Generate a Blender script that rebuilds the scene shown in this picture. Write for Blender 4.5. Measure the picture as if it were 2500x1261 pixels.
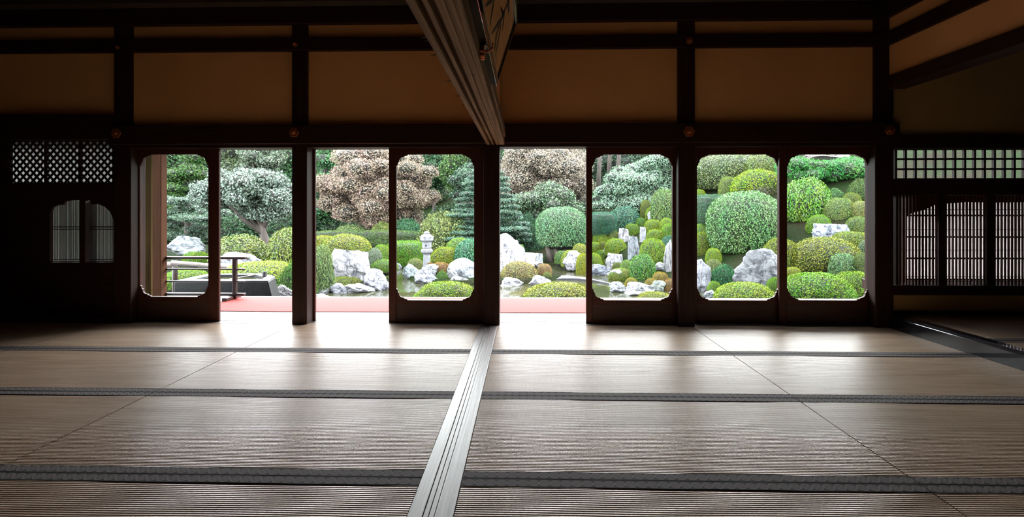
import bpy, math, random
import numpy as np
from mathutils import Vector, noise

random.seed(7)
scene = bpy.context.scene
for o in list(bpy.data.objects):
    bpy.data.objects.remove(o, do_unlink=True)
C = scene.collection

# ------------------------------------------------------------------ camera
F = 1200.0; TH = math.atan(30 / 1200.0); EYE = 1.15; HOR = 515.0
cam_d = bpy.data.cameras.new('camera'); cam = bpy.data.objects.new('camera', cam_d); C.objects.link(cam)
cam.location = (0, 0, EYE); cam.rotation_euler = (math.pi / 2, 0, TH)
cam_d.sensor_fit = 'HORIZONTAL'; cam_d.sensor_width = 36; cam_d.lens = 36 * F / 2500
cam_d.shift_x = 0; cam_d.shift_y = -(630.5 - HOR) / 2500
cam_d.clip_start = 0.05; cam_d.clip_end = 300
scene.camera = cam

# ------------------------------------------------------------------ world, exposure
scene.view_settings.view_transform = 'Standard'; scene.view_settings.look = 'None'
scene.view_settings.gamma = 1; scene.view_settings.use_curve_mapping = False
scene.view_settings.exposure = 2.85
w = bpy.data.worlds.new('world'); scene.world = w; w.use_nodes = True
nt = w.node_tree; nt.nodes.clear()
wo = nt.nodes.new('ShaderNodeOutputWorld'); bg = nt.nodes.new('ShaderNodeBackground')
tc = nt.nodes.new('ShaderNodeTexCoord'); sx = nt.nodes.new('ShaderNodeSeparateXYZ'); cr = nt.nodes.new('ShaderNodeValToRGB')
nt.links.new(tc.outputs['Generated'], sx.inputs[0]); nt.links.new(sx.outputs[2], cr.inputs[0])
cr.color_ramp.elements[0].position = 0.0; cr.color_ramp.elements[0].color = (1.07, 1.12, 1.18, 1)
cr.color_ramp.elements[1].position = 1.0; cr.color_ramp.elements[1].color = (.82, .88, .98, 1)
nt.links.new(cr.outputs[0], bg.inputs[0]); bg.inputs[1].default_value = 2.3
nt.links.new(bg.outputs[0], wo.inputs[0])
sun_d = bpy.data.lights.new('sun', 'SUN'); sun_d.energy = 2.2; sun_d.angle = math.radians(90); sun_d.color = (1, .97, .9)
sun = bpy.data.objects.new('sun', sun_d); C.objects.link(sun)
sun.rotation_euler = (math.radians(-40), 0, math.radians(-8))
# the daylight comes in through the row of doors: sampling portals on the openings
def portal(x0, x1, y, z0, z1):
    d = bpy.data.lights.new('door_portal', 'AREA'); d.shape = 'RECTANGLE'; d.size = x1 - x0; d.size_y = z1 - z0
    d.cycles.is_portal = True
    o = bpy.data.objects.new('door_portal', d); C.objects.link(o)
    o.location = ((x0 + x1) / 2, y, (z0 + z1) / 2); o.rotation_euler = (-math.pi / 2, 0, 0)
portal(-4.3, 3.65, 5.30, 0.0, 1.8)

# ------------------------------------------------------------------ projection helpers
FW = Vector((-math.sin(TH), math.cos(TH), 0)); RT = Vector((math.cos(TH), math.sin(TH), 0))
def ray(px, py): return FW + RT * ((px - 1250) / F) + Vector((0, 0, (HOR - py) / F))
def at(px, py, Y):
    d = ray(px, py); return Vector((0, 0, EYE)) + d * (Y / d.y)
def X(px, Y): return at(px, 515, Y).x

# ------------------------------------------------------------------ materials
def newmat(name):
    m = bpy.data.materials.new(name); m.use_nodes = True; nt = m.node_tree; nt.nodes.clear()
    out = nt.nodes.new('ShaderNodeOutputMaterial'); return m, nt, out
def N(nt, t, **k):
    n = nt.nodes.new(t)
    for a, b in k.items(): setattr(n, a, b)
    return n
def ramp(nt, fac, c0, c1, p0=0.0, p1=1.0):
    r = N(nt, 'ShaderNodeValToRGB'); e = r.color_ramp.elements
    e[0].position = p0; e[0].color = (*c0, 1); e[1].position = p1; e[1].color = (*c1, 1)
    nt.links.new(fac, r.inputs[0]); return r.outputs[0]
def simple(name, c0, c1=None, rough=.6, scale=(6, 6, 6), bump=0.0, spec=.5, metal=0, coat=0, detail=5, p0=.3, p1=.7, coord='Object'):
    m, nt, out = newmat(name); b = N(nt, 'ShaderNodeBsdfPrincipled'); nt.links.new(b.outputs[0], out.inputs[0])
    b.inputs['Roughness'].default_value = rough; b.inputs['Metallic'].default_value = metal
    b.inputs['Specular IOR Level'].default_value = spec; b.inputs['Coat Weight'].default_value = coat
    tc = N(nt, 'ShaderNodeTexCoord'); mp = N(nt, 'ShaderNodeMapping'); mp.inputs['Scale'].default_value = scale
    nt.links.new(tc.outputs[coord], mp.inputs[0])
    nz = N(nt, 'ShaderNodeTexNoise'); nz.inputs['Scale'].default_value = 1; nz.inputs['Detail'].default_value = detail
    nt.links.new(mp.outputs[0], nz.inputs[0])
    nt.links.new(ramp(nt, nz.outputs[0], c0, c1 or c0, p0, p1), b.inputs['Base Color'])
    if bump:
        bp = N(nt, 'ShaderNodeBump'); bp.inputs['Strength'].default_value = bump; bp.inputs['Distance'].default_value = .01
        nt.links.new(nz.outputs[0], bp.inputs['Height']); nt.links.new(bp.outputs[0], b.inputs['Normal'])
    return m
M = {}
M['dark'] = simple('dark_wood', (.018, .006, .004), (.030, .011, .006), .55, (2, 30, 30), .1, .18)
M['darkv'] = simple('dark_wood_upright', (.018, .006, .004), (.030, .010, .006), .55, (30, 30, 2), .1, .18)
M['stile'] = simple('door_wood', (.042, .011, .006), (.070, .019, .009), .5, (40, 40, 3), .1, .22)
M['dpanel'] = simple('door_panel_wood', (.035, .012, .008), (.06, .02, .01), .5, (3, 40, 40), .1, .3)
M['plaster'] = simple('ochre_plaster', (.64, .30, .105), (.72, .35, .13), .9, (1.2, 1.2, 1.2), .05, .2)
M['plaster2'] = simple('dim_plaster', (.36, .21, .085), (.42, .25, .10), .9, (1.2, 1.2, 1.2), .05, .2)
M['kamoi'] = simple('weathered_wood', (.095, .048, .020), (.25, .150, .070), .7, (60, 1.6, 60), .3, .12)
M['sillwood'] = simple('worn_track_wood', (.085, .070, .064), (.17, .145, .138), .42, (70, 2, 70), .15, .38)
M['ceil'] = simple('ceiling_wood', (.03, .018, .01), (.05, .03, .018), .7, (20, 2, 20))
M['rearwall'] = simple('rear_plaster', (.06, .04, .022), (.08, .05, .03), .9)
M['lacquer'] = simple('black_lacquer', (.006, .006, .008), (.008, .008, .010), .12, spec=.6, coat=.6)
M['copper'] = simple('copper', (.45, .13, .04), (.6, .2, .07), .35, (30, 30, 30), .1, metal=.8)
M['veranda'] = simple('veranda_boards', (0.16, 0.16, 0.168), (0.216, 0.216, 0.228), .28, (2, 40, 40), .1, .6)
M['carpet'] = simple('red_felt', (.235, .027, .022), (.28, .036, .030), .85, (160, 160, 160), .2, .2)
M['plaquewood'] = simple('plaque_wood', (.42, .20, .06), (.58, .30, .10), .5, (40, 3, 40), .1)
M['ink'] = simple('black_ink', (.006, .005, .004), None, .6)
M['extpost'] = simple('outer_post_wood', (.050, .019, .009), (.085, .035, .016), .8, (30, 30, 2), .2, .08)
M['shutter'] = simple('outer_board', (.050, .029, .007), (.080, .048, .013), .8, (30, 30, 2), .2, .08)
M['rail'] = simple('rail_wood', (0.0196, 0.0091, 0.0084), (0.035, 0.0196, 0.0182), .28, (3, 40, 40), .1, .6)
M['log'] = simple('log_wood', (0.15, 0.12, 0.108), (0.204, 0.174, 0.162), .6, (3, 40, 40), .2)
M['blackstone'] = simple('black_stone', (0.0021, 0.00245, 0.00245), (0.007, 0.0077, 0.0077), .5, (9, 9, 9), .5, .2)
M['palestone'] = simple('dressed_stone', (0.0884, 0.0884, 0.0952), (0.1632, 0.1598, 0.17), .8, (14, 14, 14), .5)
M['wetsheen'] = simple('wet_rim_sheen_stone', (0.0816, 0.0884, 0.0952), (0.1632, 0.17, 0.1836), .25, (9, 9, 9), .3, .6)  # pale colour paints the sky's reflection on the wet basin top
M['brand'] = simple('metal_ladle', (0.021, 0.021, 0.021), (0.07, 0.07, 0.07), .35, metal=.6)
M['handle'] = simple('bamboo_handle', (0.27, 0.228, 0.18), (0.33, 0.282, 0.228), .5)
M['bark'] = simple('bark', (0.02275, 0.0169, 0.013), (0.0585, 0.0455, 0.03575), .9, (12, 12, 3), .8)
M['inner'] = simple('crevice_shade_core', (0.0028, 0.0042, 0.0014), (0.0056, 0.007, 0.0028), .9, (8, 8, 8))  # near-black inner colour paints the shade between the leaves
M['gravel'] = simple('pale_gravel', (0.168, 0.138, 0.114), (0.252, 0.222, 0.198), .9, (30, 30, 30), .3)

def leafmat(name, trans=.2, rough=.45):
    m, nt, out = newmat(name)
    oi = N(nt, 'ShaderNodeObjectInfo'); at_ = N(nt, 'ShaderNodeAttribute'); at_.attribute_name = 'tone'
    tc = N(nt, 'ShaderNodeTexCoord'); nz = N(nt, 'ShaderNodeTexNoise'); nz.inputs['Scale'].default_value = 2.2; nz.inputs['Detail'].default_value = 2
    nt.links.new(tc.outputs['Object'], nz.inputs[0])
    hs = N(nt, 'ShaderNodeHueSaturation')
    v = N(nt, 'ShaderNodeMapRange'); v.inputs['To Min'].default_value = .3; v.inputs['To Max'].default_value = 1.7
    nt.links.new(at_.outputs['Fac'], v.inputs['Value']); nt.links.new(v.outputs[0], hs.inputs['Value'])
    h = N(nt, 'ShaderNodeMapRange'); h.inputs['From Min'].default_value = .3; h.inputs['From Max'].default_value = .7
    h.inputs['To Min'].default_value = .47; h.inputs['To Max'].default_value = .525
    nt.links.new(nz.outputs[0], h.inputs['Value']); nt.links.new(h.outputs[0], hs.inputs['Hue'])
    nt.links.new(oi.outputs['Color'], hs.inputs['Color'])
    b = N(nt, 'ShaderNodeBsdfPrincipled'); b.inputs['Roughness'].default_value = rough; b.inputs['Specular IOR Level'].default_value = .25 if rough > .5 else .38
    nt.links.new(hs.outputs[0], b.inputs['Base Color'])
    t = N(nt, 'ShaderNodeBsdfTranslucent'); nt.links.new(hs.outputs[0], t.inputs[0])
    mx = N(nt, 'ShaderNodeMixShader'); mx.inputs[0].default_value = trans
    nt.links.new(b.outputs[0], mx.inputs[1]); nt.links.new(t.outputs[0], mx.inputs[2]); nt.links.new(mx.outputs[0], out.inputs[0])
    return m
M['leaf'] = leafmat('leaf_matt', .08, .6)
M['leafg'] = leafmat('leaf_glossy', .06, .36)

def rockmat():
    m, nt, out = newmat('garden_rock'); b = N(nt, 'ShaderNodeBsdfPrincipled'); nt.links.new(b.outputs[0], out.inputs[0]); b.inputs['Roughness'].default_value = .85
    oi = N(nt, 'ShaderNodeObjectInfo'); tc = N(nt, 'ShaderNodeTexCoord')
    mp = N(nt, 'ShaderNodeMapping'); nt.links.new(tc.outputs['Object'], mp.inputs[0]); nt.links.new(oi.outputs['Random'], mp.inputs['Location'])
    n1 = N(nt, 'ShaderNodeTexNoise'); n1.inputs['Scale'].default_value = 3.2; n1.inputs['Detail'].default_value = 10; n1.inputs['Roughness'].default_value = .72
    n1.inputs['Distortion'].default_value = .6
    nt.links.new(mp.outputs[0], n1.inputs[0])
    r1 = ramp(nt, n1.outputs[0], (.10, .10, .13), (1, 1, 1), .38, .53)
    mul = N(nt, 'ShaderNodeMix', data_type='RGBA', blend_type='MULTIPLY'); mul.inputs[0].default_value = 1
    nt.links.new(r1, mul.inputs[6]); nt.links.new(oi.outputs['Color'], mul.inputs[7])
    nt.links.new(mul.outputs[2], b.inputs['Base Color'])
    bp = N(nt, 'ShaderNodeBump'); bp.inputs['Strength'].default_value = .7; bp.inputs['Distance'].default_value = .08
    nt.links.new(n1.outputs[0], bp.inputs['Height']); nt.links.new(bp.outputs[0], b.inputs['Normal'])
    return m
M['rock'] = rockmat()

def glassmat():
    m, nt, out = newmat('window_glass'); t = N(nt, 'ShaderNodeBsdfTransparent'); t.inputs[0].default_value = (.95, .97, .96, 1)
    g = N(nt, 'ShaderNodeBsdfGlossy'); g.inputs['Roughness'].default_value = .02
    f = N(nt, 'ShaderNodeFresnel'); f.inputs[0].default_value = 1.3
    mx = N(nt, 'ShaderNodeMixShader'); nt.links.new(f.outputs[0], mx.inputs[0]); nt.links.new(t.outputs[0], mx.inputs[1]); nt.links.new(g.outputs[0], mx.inputs[2])
    nt.links.new(mx.outputs[0], out.inputs[0]); return m
M['glass'] = glassmat()
def papermat(name, col, tr):
    m, nt, out = newmat(name); d = N(nt, 'ShaderNodeBsdfDiffuse'); d.inputs[0].default_value = (*col, 1)
    t = N(nt, 'ShaderNodeBsdfTranslucent'); t.inputs[0].default_value = (*col, 1)
    mx = N(nt, 'ShaderNodeMixShader'); mx.inputs[0].default_value = tr
    nt.links.new(d.outputs[0], mx.inputs[1]); nt.links.new(t.outputs[0], mx.inputs[2]); nt.links.new(mx.outputs[0], out.inputs[0]); return m
M['paper'] = papermat('shoji_paper', (.80, .77, .76), .42)
M['paper2'] = papermat('old_screen_paper', (.70, .70, .69), .5)
M['paper3'] = papermat('shaded_transom_paper', (.55, .47, .43), .13)  # same paper as the shoji, its darker colour stands for the eave's shade
M['blind'] = papermat('reed', (.22, .22, .21), .4)
def watermat():
    m, nt, out = newmat('pond_water'); b = N(nt, 'ShaderNodeBsdfPrincipled'); nt.links.new(b.outputs[0], out.inputs[0])
    b.inputs['Base Color'].default_value = (.022, .023, .010, 1); b.inputs['Roughness'].default_value = .04; b.inputs['Specular IOR Level'].default_value = .9
    tc = N(nt, 'ShaderNodeTexCoord'); nz = N(nt, 'ShaderNodeTexNoise'); nz.inputs['Scale'].default_value = 2.5; nz.inputs['Detail'].default_value = 3
    nt.links.new(tc.outputs['Object'], nz.inputs[0]); bp = N(nt, 'ShaderNodeBump'); bp.inputs['Strength'].default_value = .12; bp.inputs['Distance'].default_value = .05
    nt.links.new(nz.outputs[0], bp.inputs['Height']); nt.links.new(bp.outputs[0], b.inputs['Normal']); return m
M['water'] = watermat()
def tatamimat():
    m, nt, out = newmat('tatami_rush'); b = N(nt, 'ShaderNodeBsdfPrincipled'); nt.links.new(b.outputs[0], out.inputs[0])
    b.inputs['Roughness'].default_value = .34; b.inputs['Specular IOR Level'].default_value = .62
    b.inputs['Coat Weight'].default_value = .10; b.inputs['Coat Roughness'].default_value = .32
    tc = N(nt, 'ShaderNodeTexCoord'); oi = N(nt, 'ShaderNodeObjectInfo')
    mp = N(nt, 'ShaderNodeMapping'); mp.inputs['Scale'].default_value = (1.3, 14, 1); nt.links.new(tc.outputs['Object'], mp.inputs[0]); nt.links.new(oi.outputs['Random'], mp.inputs['Location'])
    nz = N(nt, 'ShaderNodeTexNoise'); nz.inputs['Scale'].default_value = 1.5; nz.inputs['Detail'].default_value = 4; nt.links.new(mp.outputs[0], nz.inputs[0])
    mp2 = N(nt, 'ShaderNodeMapping'); mp2.inputs['Scale'].default_value = (260, 8, 1); nt.links.new(tc.outputs['Object'], mp2.inputs[0])
    n2 = N(nt, 'ShaderNodeTexNoise'); n2.inputs['Scale'].default_value = 1; n2.inputs['Detail'].default_value = 1; nt.links.new(mp2.outputs[0], n2.inputs[0])
    c1 = ramp(nt, nz.outputs[0], (.42, .295, .205), (.56, .43, .325), .3, .7)
    c2 = ramp(nt, n2.outputs[0], (.82, .80, .78), (1, 1, 1), .3, .7)
    mul = N(nt, 'ShaderNodeMix', data_type='RGBA', blend_type='MULTIPLY'); mul.inputs[0].default_value = 1
    nt.links.new(c1, mul.inputs[6]); nt.links.new(c2, mul.inputs[7]); nt.links.new(mul.outputs[2], b.inputs['Base Color'])
    return m
M['tatami'] = tatamimat()
def herimat():
    m, nt, out = newmat('crest_border_cloth'); b = N(nt, 'ShaderNodeBsdfPrincipled'); nt.links.new(b.outputs[0], out.inputs[0]); b.inputs['Roughness'].default_value = .8
    b.inputs['Specular IOR Level'].default_value = .08
    tc = N(nt, 'ShaderNodeTexCoord'); sp = N(nt, 'ShaderNodeSeparateXYZ'); nt.links.new(tc.outputs['Object'], sp.inputs[0])
    def mth(op, a, bb=None, c=None):
        n = N(nt, 'ShaderNodeMath', operation=op)
        for i, v in enumerate((a, bb, c)):
            if v is None: continue
            if isinstance(v, (int, float)): n.inputs[i].default_value = v
            else: nt.links.new(v, n.inputs[i])
        return n.outputs[0]
    P = .0455
    fx = mth('SUBTRACT', mth('FRACT', mth('DIVIDE', sp.outputs[0], P)), .5)       # -.5 .. .5 along the cloth
    fy = mth('DIVIDE', sp.outputs[1], P)
    r = mth('SQRT', mth('ADD', mth('MULTIPLY', fx, fx), mth('MULTIPLY', fy, fy)))
    ring = mth('LESS_THAN', mth('ABSOLUTE', mth('SUBTRACT', r, .45)), .045)
    cross = mth('LESS_THAN', mth('ABSOLUTE', mth('SUBTRACT', mth('MULTIPLY', mth('ABSOLUTE', fx), 1.0), mth('ABSOLUTE', fy))), .05)
    cross = mth('MULTIPLY', cross, mth('LESS_THAN', r, .38))
    outside = mth('GREATER_THAN', r, .5)
    f = mth('MAXIMUM', mth('MULTIPLY', cross, .6), ring)
    c = ramp(nt, f, (.058, .046, .044), (.10, .085, .082), 0, 1)
    dk = N(nt, 'ShaderNodeMix', data_type='RGBA'); nt.links.new(outside, dk.inputs[0]); nt.links.new(c, dk.inputs[6]); dk.inputs[7].default_value = (.016, .013, .014, 1)
    nt.links.new(dk.outputs[2], b.inputs['Base Color']); return m
M['heri'] = herimat()
def groundmat():
    m, nt, out = newmat('garden_ground'); b = N(nt, 'ShaderNodeBsdfPrincipled'); nt.links.new(b.outputs[0], out.inputs[0]); b.inputs['Roughness'].default_value = .95; b.inputs['Specular IOR Level'].default_value = .03
    tc = N(nt, 'ShaderNodeTexCoord'); n1 = N(nt, 'ShaderNodeTexNoise'); n1.inputs['Scale'].default_value = .7; n1.inputs['Detail'].default_value = 8
    n2 = N(nt, 'ShaderNodeTexNoise'); n2.inputs['Scale'].default_value = 25; n2.inputs['Detail'].default_value = 4
    nt.links.new(tc.outputs['Object'], n1.inputs[0]); nt.links.new(tc.outputs['Object'], n2.inputs[0])
    c = ramp(nt, n1.outputs[0], (.006, .012, .003), (.010, .008, .004), .45, .70)
    c2 = ramp(nt, n2.outputs[0], (.4, .4, .4), (1.3, 1.3, 1.3), .3, .7)
    mul = N(nt, 'ShaderNodeMix', data_type='RGBA', blend_type='MULTIPLY'); mul.inputs[0].default_value = 1
    nt.links.new(c, mul.inputs[6]); nt.links.new(c2, mul.inputs[7]); nt.links.new(mul.outputs[2], b.inputs['Base Color'])
    bp = N(nt, 'ShaderNodeBump'); bp.inputs['Strength'].default_value = .8; bp.inputs['Distance'].default_value = .05
    nt.links.new(n2.outputs[0], bp.inputs['Height']); nt.links.new(bp.outputs[0], b.inputs['Normal']); return m
M['ground'] = groundmat()

# ------------------------------------------------------------------ object helpers
def tag(o, label=None, cat=None, group=None, kind=None):
    if label: o['label'] = label
    if cat: o['category'] = cat
    if group: o['group'] = group
    if kind: o['kind'] = kind
    return o
def thing(name, label, cat, loc=(0, 0, 0), group=None, kind=None):
    o = bpy.data.objects.new(name, None); C.objects.link(o); o.location = loc; o.empty_display_size = .1
    return tag(o, label, cat, group, kind)
def base_of(p):
    v = Vector((0, 0, 0))
    while p is not None: v += p.location; p = p.parent
    return v
class MB:
    def __init__(s): s.v = []; s.f = []
    def box(s, x0, x1, y0, y1, z0, z1):
        i = len(s.v)
        s.v += [(x0, y0, z0), (x1, y0, z0), (x1, y1, z0), (x0, y1, z0), (x0, y0, z1), (x1, y0, z1), (x1, y1, z1), (x0, y1, z1)]
        s.f += [tuple(i + k for k in q) for q in ((0, 3, 2, 1), (4, 5, 6, 7), (0, 1, 5, 4), (1, 2, 6, 5), (2, 3, 7, 6), (3, 0, 4, 7))]
        return s
    def prism(s, poly, axis, a0, a1):
        """poly of 2d points; axis 'x': (y,z); 'y': (x,z); 'z': (x,y)"""
        i = len(s.v); n = len(poly)
        def mk(p, a): return {'x': (a, p[0], p[1]), 'y': (p[0], a, p[1]), 'z': (p[0], p[1], a)}[axis]
        s.v += [mk(p, a0) for p in poly] + [mk(p, a1) for p in poly]
        s.f += [tuple(range(i, i + n)), tuple(range(i + 2 * n - 1, i + n - 1, -1))]
        s.f += [(i + k, i + n + k, i + n + (k + 1) % n, i + (k + 1) % n) for k in range(n)]
        return s
    def tube(s, pts, rad, n=8, caps=True):
        i0 = len(s.v); pts = [Vector(p) for p in pts]
        for k, p in enumerate(pts):
            d = (pts[min(k + 1, len(pts) - 1)] - pts[max(k - 1, 0)]).normalized()
            a = d.cross(Vector((0, 0, 1)) if abs(d.z) < .9 else Vector((1, 0, 0))).normalized(); b = d.cross(a)
            r = rad[k] if isinstance(rad, (list, tuple)) else rad
            for j in range(n):
                t = 2 * math.pi * j / n
                s.v.append(tuple(p + a * (r * math.cos(t)) + b * (r * math.sin(t))))
        for k in range(len(pts) - 1):
            for j in range(n):
                q = i0 + k * n; s.f.append((q + j, q + (j + 1) % n, q + n + (j + 1) % n, q + n + j))
        if caps:
            s.f.append(tuple(i0 + j for j in reversed(range(n)))); s.f.append(tuple(i0 + (len(pts) - 1) * n + j for j in range(n)))
        return s
    def lathe(s, prof, c, n=6, rot=0.0):
        i0 = len(s.v)
        for r, z in prof:
            for j in range(n):
                t = rot + 2 * math.pi * j / n; s.v.append((c[0] + r * math.cos(t), c[1] + r * math.sin(t), c[2] + z))
        for k in range(len(prof) - 1):
            for j in range(n):
                q = i0 + k * n; s.f.append((q + j, q + (j + 1) % n, q + n + (j + 1) % n, q + n + j))
        s.f.append(tuple(i0 + j for j in reversed(range(n)))); s.f.append(tuple(i0 + (len(prof) - 1) * n + j for j in range(n)))
        return s
    def build(s, name, mat, parent=None, origin=None, bevel=0, smooth=False, kind=None):
        b = base_of(parent); o0 = Vector(origin) if origin is not None else (b if parent else Vector((0, 0, 0)))
        me = bpy.data.meshes.new(name); me.from_pydata([tuple(Vector(v) - o0) for v in s.v], [], s.f)
        me.materials.append(mat)
        import bmesh
        bm = bmesh.new(); bm.from_mesh(me); bmesh.ops.recalc_face_normals(bm, faces=bm.faces); bm.to_mesh(me); bm.free()
        if smooth:
            for p in me.polygons: p.use_smooth = True
        o = bpy.data.objects.new(name, me); C.objects.link(o)
        if parent: o.parent = parent
        o.location = o0 - b
        if bevel:
            md = o.modifiers.new('bevel', 'BEVEL'); md.width = bevel; md.segments = 2; md.limit_method = 'ANGLE'
        if kind: o['kind'] = kind
        return o
def Bx(*a): return MB().box(*a)

# ------------------------------------------------------------------ terrain
def island(x, y, cx, cy, rx, ry): return 1 - np.sqrt(((x - cx) / rx) ** 2 + ((y - cy) / ry) ** 2)
def height(x, y):
    x = np.asarray(x, float); y = np.asarray(y, float)
    u = .85 * x + .40 * y
    z = np.interp(u, [-50, 8.0, 9.2, 10.7, 11.8, 12.25, 14.6, 18.2, 24, 40], [-.66, -.62, -.40, -.10, .20, .38, 1.38, 3.07, 5.6, 9])
    z = np.where(y < 8.5, np.minimum(z, -.6 + (np.maximum(x, 0) * .02)), z)
    # forest slope far behind
    z = z + np.clip(y - 30, 0, 40) * .22
    pond = np.maximum.reduce([island(x, y, -2.2, 11.6, 4.4, 1.9) * 1.9, island(x, y, 2.3, 12.6, 2.6, 2.9) * 2.6, island(x, y, 1.9, 16.6, 1.6, 2.6) * 1.6,
                              island(x, y, -4.3, 14.6, 1.6, 3.2) * 1.6])
    land = np.maximum.reduce([island(x, y, -1.2, 15.0, 2.35, 2.1) * 2.1, island(x, y, -5.3, 13.2, 1.75, 1.0) * 1.0, island(x, y, 4.3, 14.2, 1.6, 1.9) * 1.6])
    m = np.minimum(pond, -land + .0)
    z = z - .75 * np.clip(m / .5 + .12, 0, 1)
    z = z - .11 * np.clip(land / .4 + .3, 0, 1)
    z = z + .025 * np.sin(x * 1.7 + 1.3 * np.sin(y * .9)) * np.cos(y * 1.3)
    return z
def ground_at(px, py, ymin=8.0, ymax=60):
    d = ray(px, py); Ys = np.linspace(ymin, ymax, 1600); t = Ys / d.y
    x = d.x * t; z = EYE + d.z * t; h = height(x, Ys); h = np.maximum(h, -.82)
    k = np.argmax(z <= h)
    if not (z <= h).any(): k = len(Ys) - 1
    return Vector((x[k], Ys[k], h[k]))
xs = np.concatenate([np.linspace(-40, -9, 24), np.linspace(-8.6, 16, 130), np.linspace(17, 48, 24)])
ys = np.concatenate([np.linspace(6.7, 24, 110), np.linspace(24.6, 70, 45)])
XX, YY = np.meshgrid(xs, ys); ZZ = height(XX, YY)
nv = [(float(a), float(b), float(c)) for a, b, c in zip(XX.ravel(), YY.ravel(), ZZ.ravel())]
W_ = len(xs); nf = [(j * W_ + i, j * W_ + i + 1, (j + 1) * W_ + i + 1, (j + 1) * W_ + i) for j in range(len(ys) - 1) for i in range(W_ - 1)]
me = bpy.data.meshes.new('garden_ground'); me.from_pydata(nv, [], nf); me.materials.append(M['ground'])
for p in me.polygons: p.use_smooth = True
o = bpy.data.objects.new('garden_ground', me); C.objects.link(o); tag(o, 'mossy garden ground rising into a hillside on the right', kind='structure')
wb = MB(); wb.v = [(-9, 8.6, -.80), (6.5, 8.6, -.80), (6.5, 20.5, -.80), (-9, 20.5, -.80)]; wb.f = [(0, 1, 2, 3)]
o = wb.build('pond_water', M['water']); tag(o, 'still olive green pond water between the rocks', kind='structure')

# ------------------------------------------------------------------ ROOM
WY = 4.98
Z_K, Z_N0, Z_N1, Z_B0, Z_B1, Z_C0 = 1.798, 1.83, 2.02, 2.78, 2.915, 3.05
LX, RX, BY, CZ = -6.3, 3.62, -3.6, 3.5
def st(mb, name, mat, parent=None, label=None, **k):
    o = mb.build(name, mat, parent, **k)
    if parent is None: o['kind'] = 'structure'
    if label: o['label'] = label
    return o
st(Bx(LX - .1, 7.2, BY - .1, WY, -.25, -.062), 'floor', M['rearwall'], label='subfloor under the tatami mats')
st(Bx(LX, 3.6, BY, 1.15, -.06, -.002), 'floor_rear', M['tatami'], label='tatami floor behind the viewer')
st(Bx(LX - .1, 7.3, BY - .1, 5.25, CZ, CZ + .1), 'ceiling', M['ceil'])
st(Bx(LX - .1, LX, BY, 5.2, -.1, CZ), 'wall_left', M['rearwall'])
st(Bx(LX - .1, 7.3, BY - .1, BY, -.1, CZ), 'wall_back', M['rearwall'])
st(Bx(7.2, 7.3, BY, 5.2, -.1, CZ), 'wall_right', M['rearwall'])
# garden-side wall: plaster panels between pillars
wall = thing('wall_garden', 'dark timber framed wall with ochre plaster panels facing the garden', None, (0, WY, 0), kind='structure')
pil_px = [(275, 317), (711, 748), (1180, 1219), (1657, 1698), (2139, 2184)]
PX = [(X(a, 4.93), X(b, 4.93)) for a, b in pil_px]
edges = [LX] + [v for p in PX for v in p] + [7.2]
for k in range(0, len(edges), 2):
    a, b = edges[k] - .01, edges[k + 1] + .01
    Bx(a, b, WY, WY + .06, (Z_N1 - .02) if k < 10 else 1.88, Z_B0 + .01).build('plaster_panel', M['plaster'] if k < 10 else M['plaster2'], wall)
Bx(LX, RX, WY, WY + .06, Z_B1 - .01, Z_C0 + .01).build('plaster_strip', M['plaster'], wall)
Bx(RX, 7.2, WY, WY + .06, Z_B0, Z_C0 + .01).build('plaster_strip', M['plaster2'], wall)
Bx(LX - .1, 7.3, WY + .07, WY + .17, Z_N0, CZ).build('outer_cladding', M['dark'], wall)
# pillars
for k, (a, b) in enumerate(PX):
    o = st(Bx(a, b, 4.94, 5.14 if k != 4 else 5.10, -.06, CZ if k != 2 else CZ), 'pillar', M['darkv'], bevel=.008,
           label=['dark square pillar at the left end of the doors', 'dark square pillar between the two open gaps', 'dark square pillar where the floor track meets the doorway',
                  'dark square pillar between third and fourth glass doors', 'dark corner pillar beside the raised room'][k])
# long beams
st(Bx(LX, RX - .03, 4.935, WY + .05, Z_B0, Z_B1), 'trim_1', M['dark'], bevel=.006, label='upper dark beam across the plaster wall')
st(Bx(PX[0][0] - .02, X(2198, 4.9), 4.90, WY + .1, Z_N0, Z_N1), 'trim_2', M['dark'], bevel=.006, label='long dark lintel beam above the doors')
st(Bx(PX[0][0], PX[4][1], 4.95, 5.14, Z_K, Z_N0), 'trim_3', M['dark'], label='grooved door head rail')
st(Bx(LX, 7.2, 4.92, WY + .05, Z_C0, Z_C0 + .17), 'trim_4', M['dark'], bevel=.006, label='dark cornice beam under the ceiling')
st(Bx(LX, 7.2, 4.80, 4.92, Z_C0 + .17, Z_C0 + .24), 'trim_5', M['ceil'], label='thin ceiling moulding')
st(Bx(LX, PX[0][0], 4.90, WY + .05, 1.88, 2.135), 'trim_6', M['dark'], bevel=.006, label='lintel beam above the left lattice')
# door sill with tracks
sill = thing('trim_sill', 'worn grooved wooden sill under the glass doors', None, (0, 5.0, 0), kind='structure')
for y0, y1 in ((4.985, 5.028), (5.042, 5.072), (5.088, 5.118), (5.134, 5.20)):
    Bx(PX[0][1] - .1, PX[4][0] + .1, y0, y1, -.06, 0.0).build('track_rib', M['sillwood'], sill)
Bx(PX[0][1] - .1, PX[4][0] + .1, 4.98, 5.20, -.08, -.022).build('track_bed', M['dark'], sill)

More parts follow.
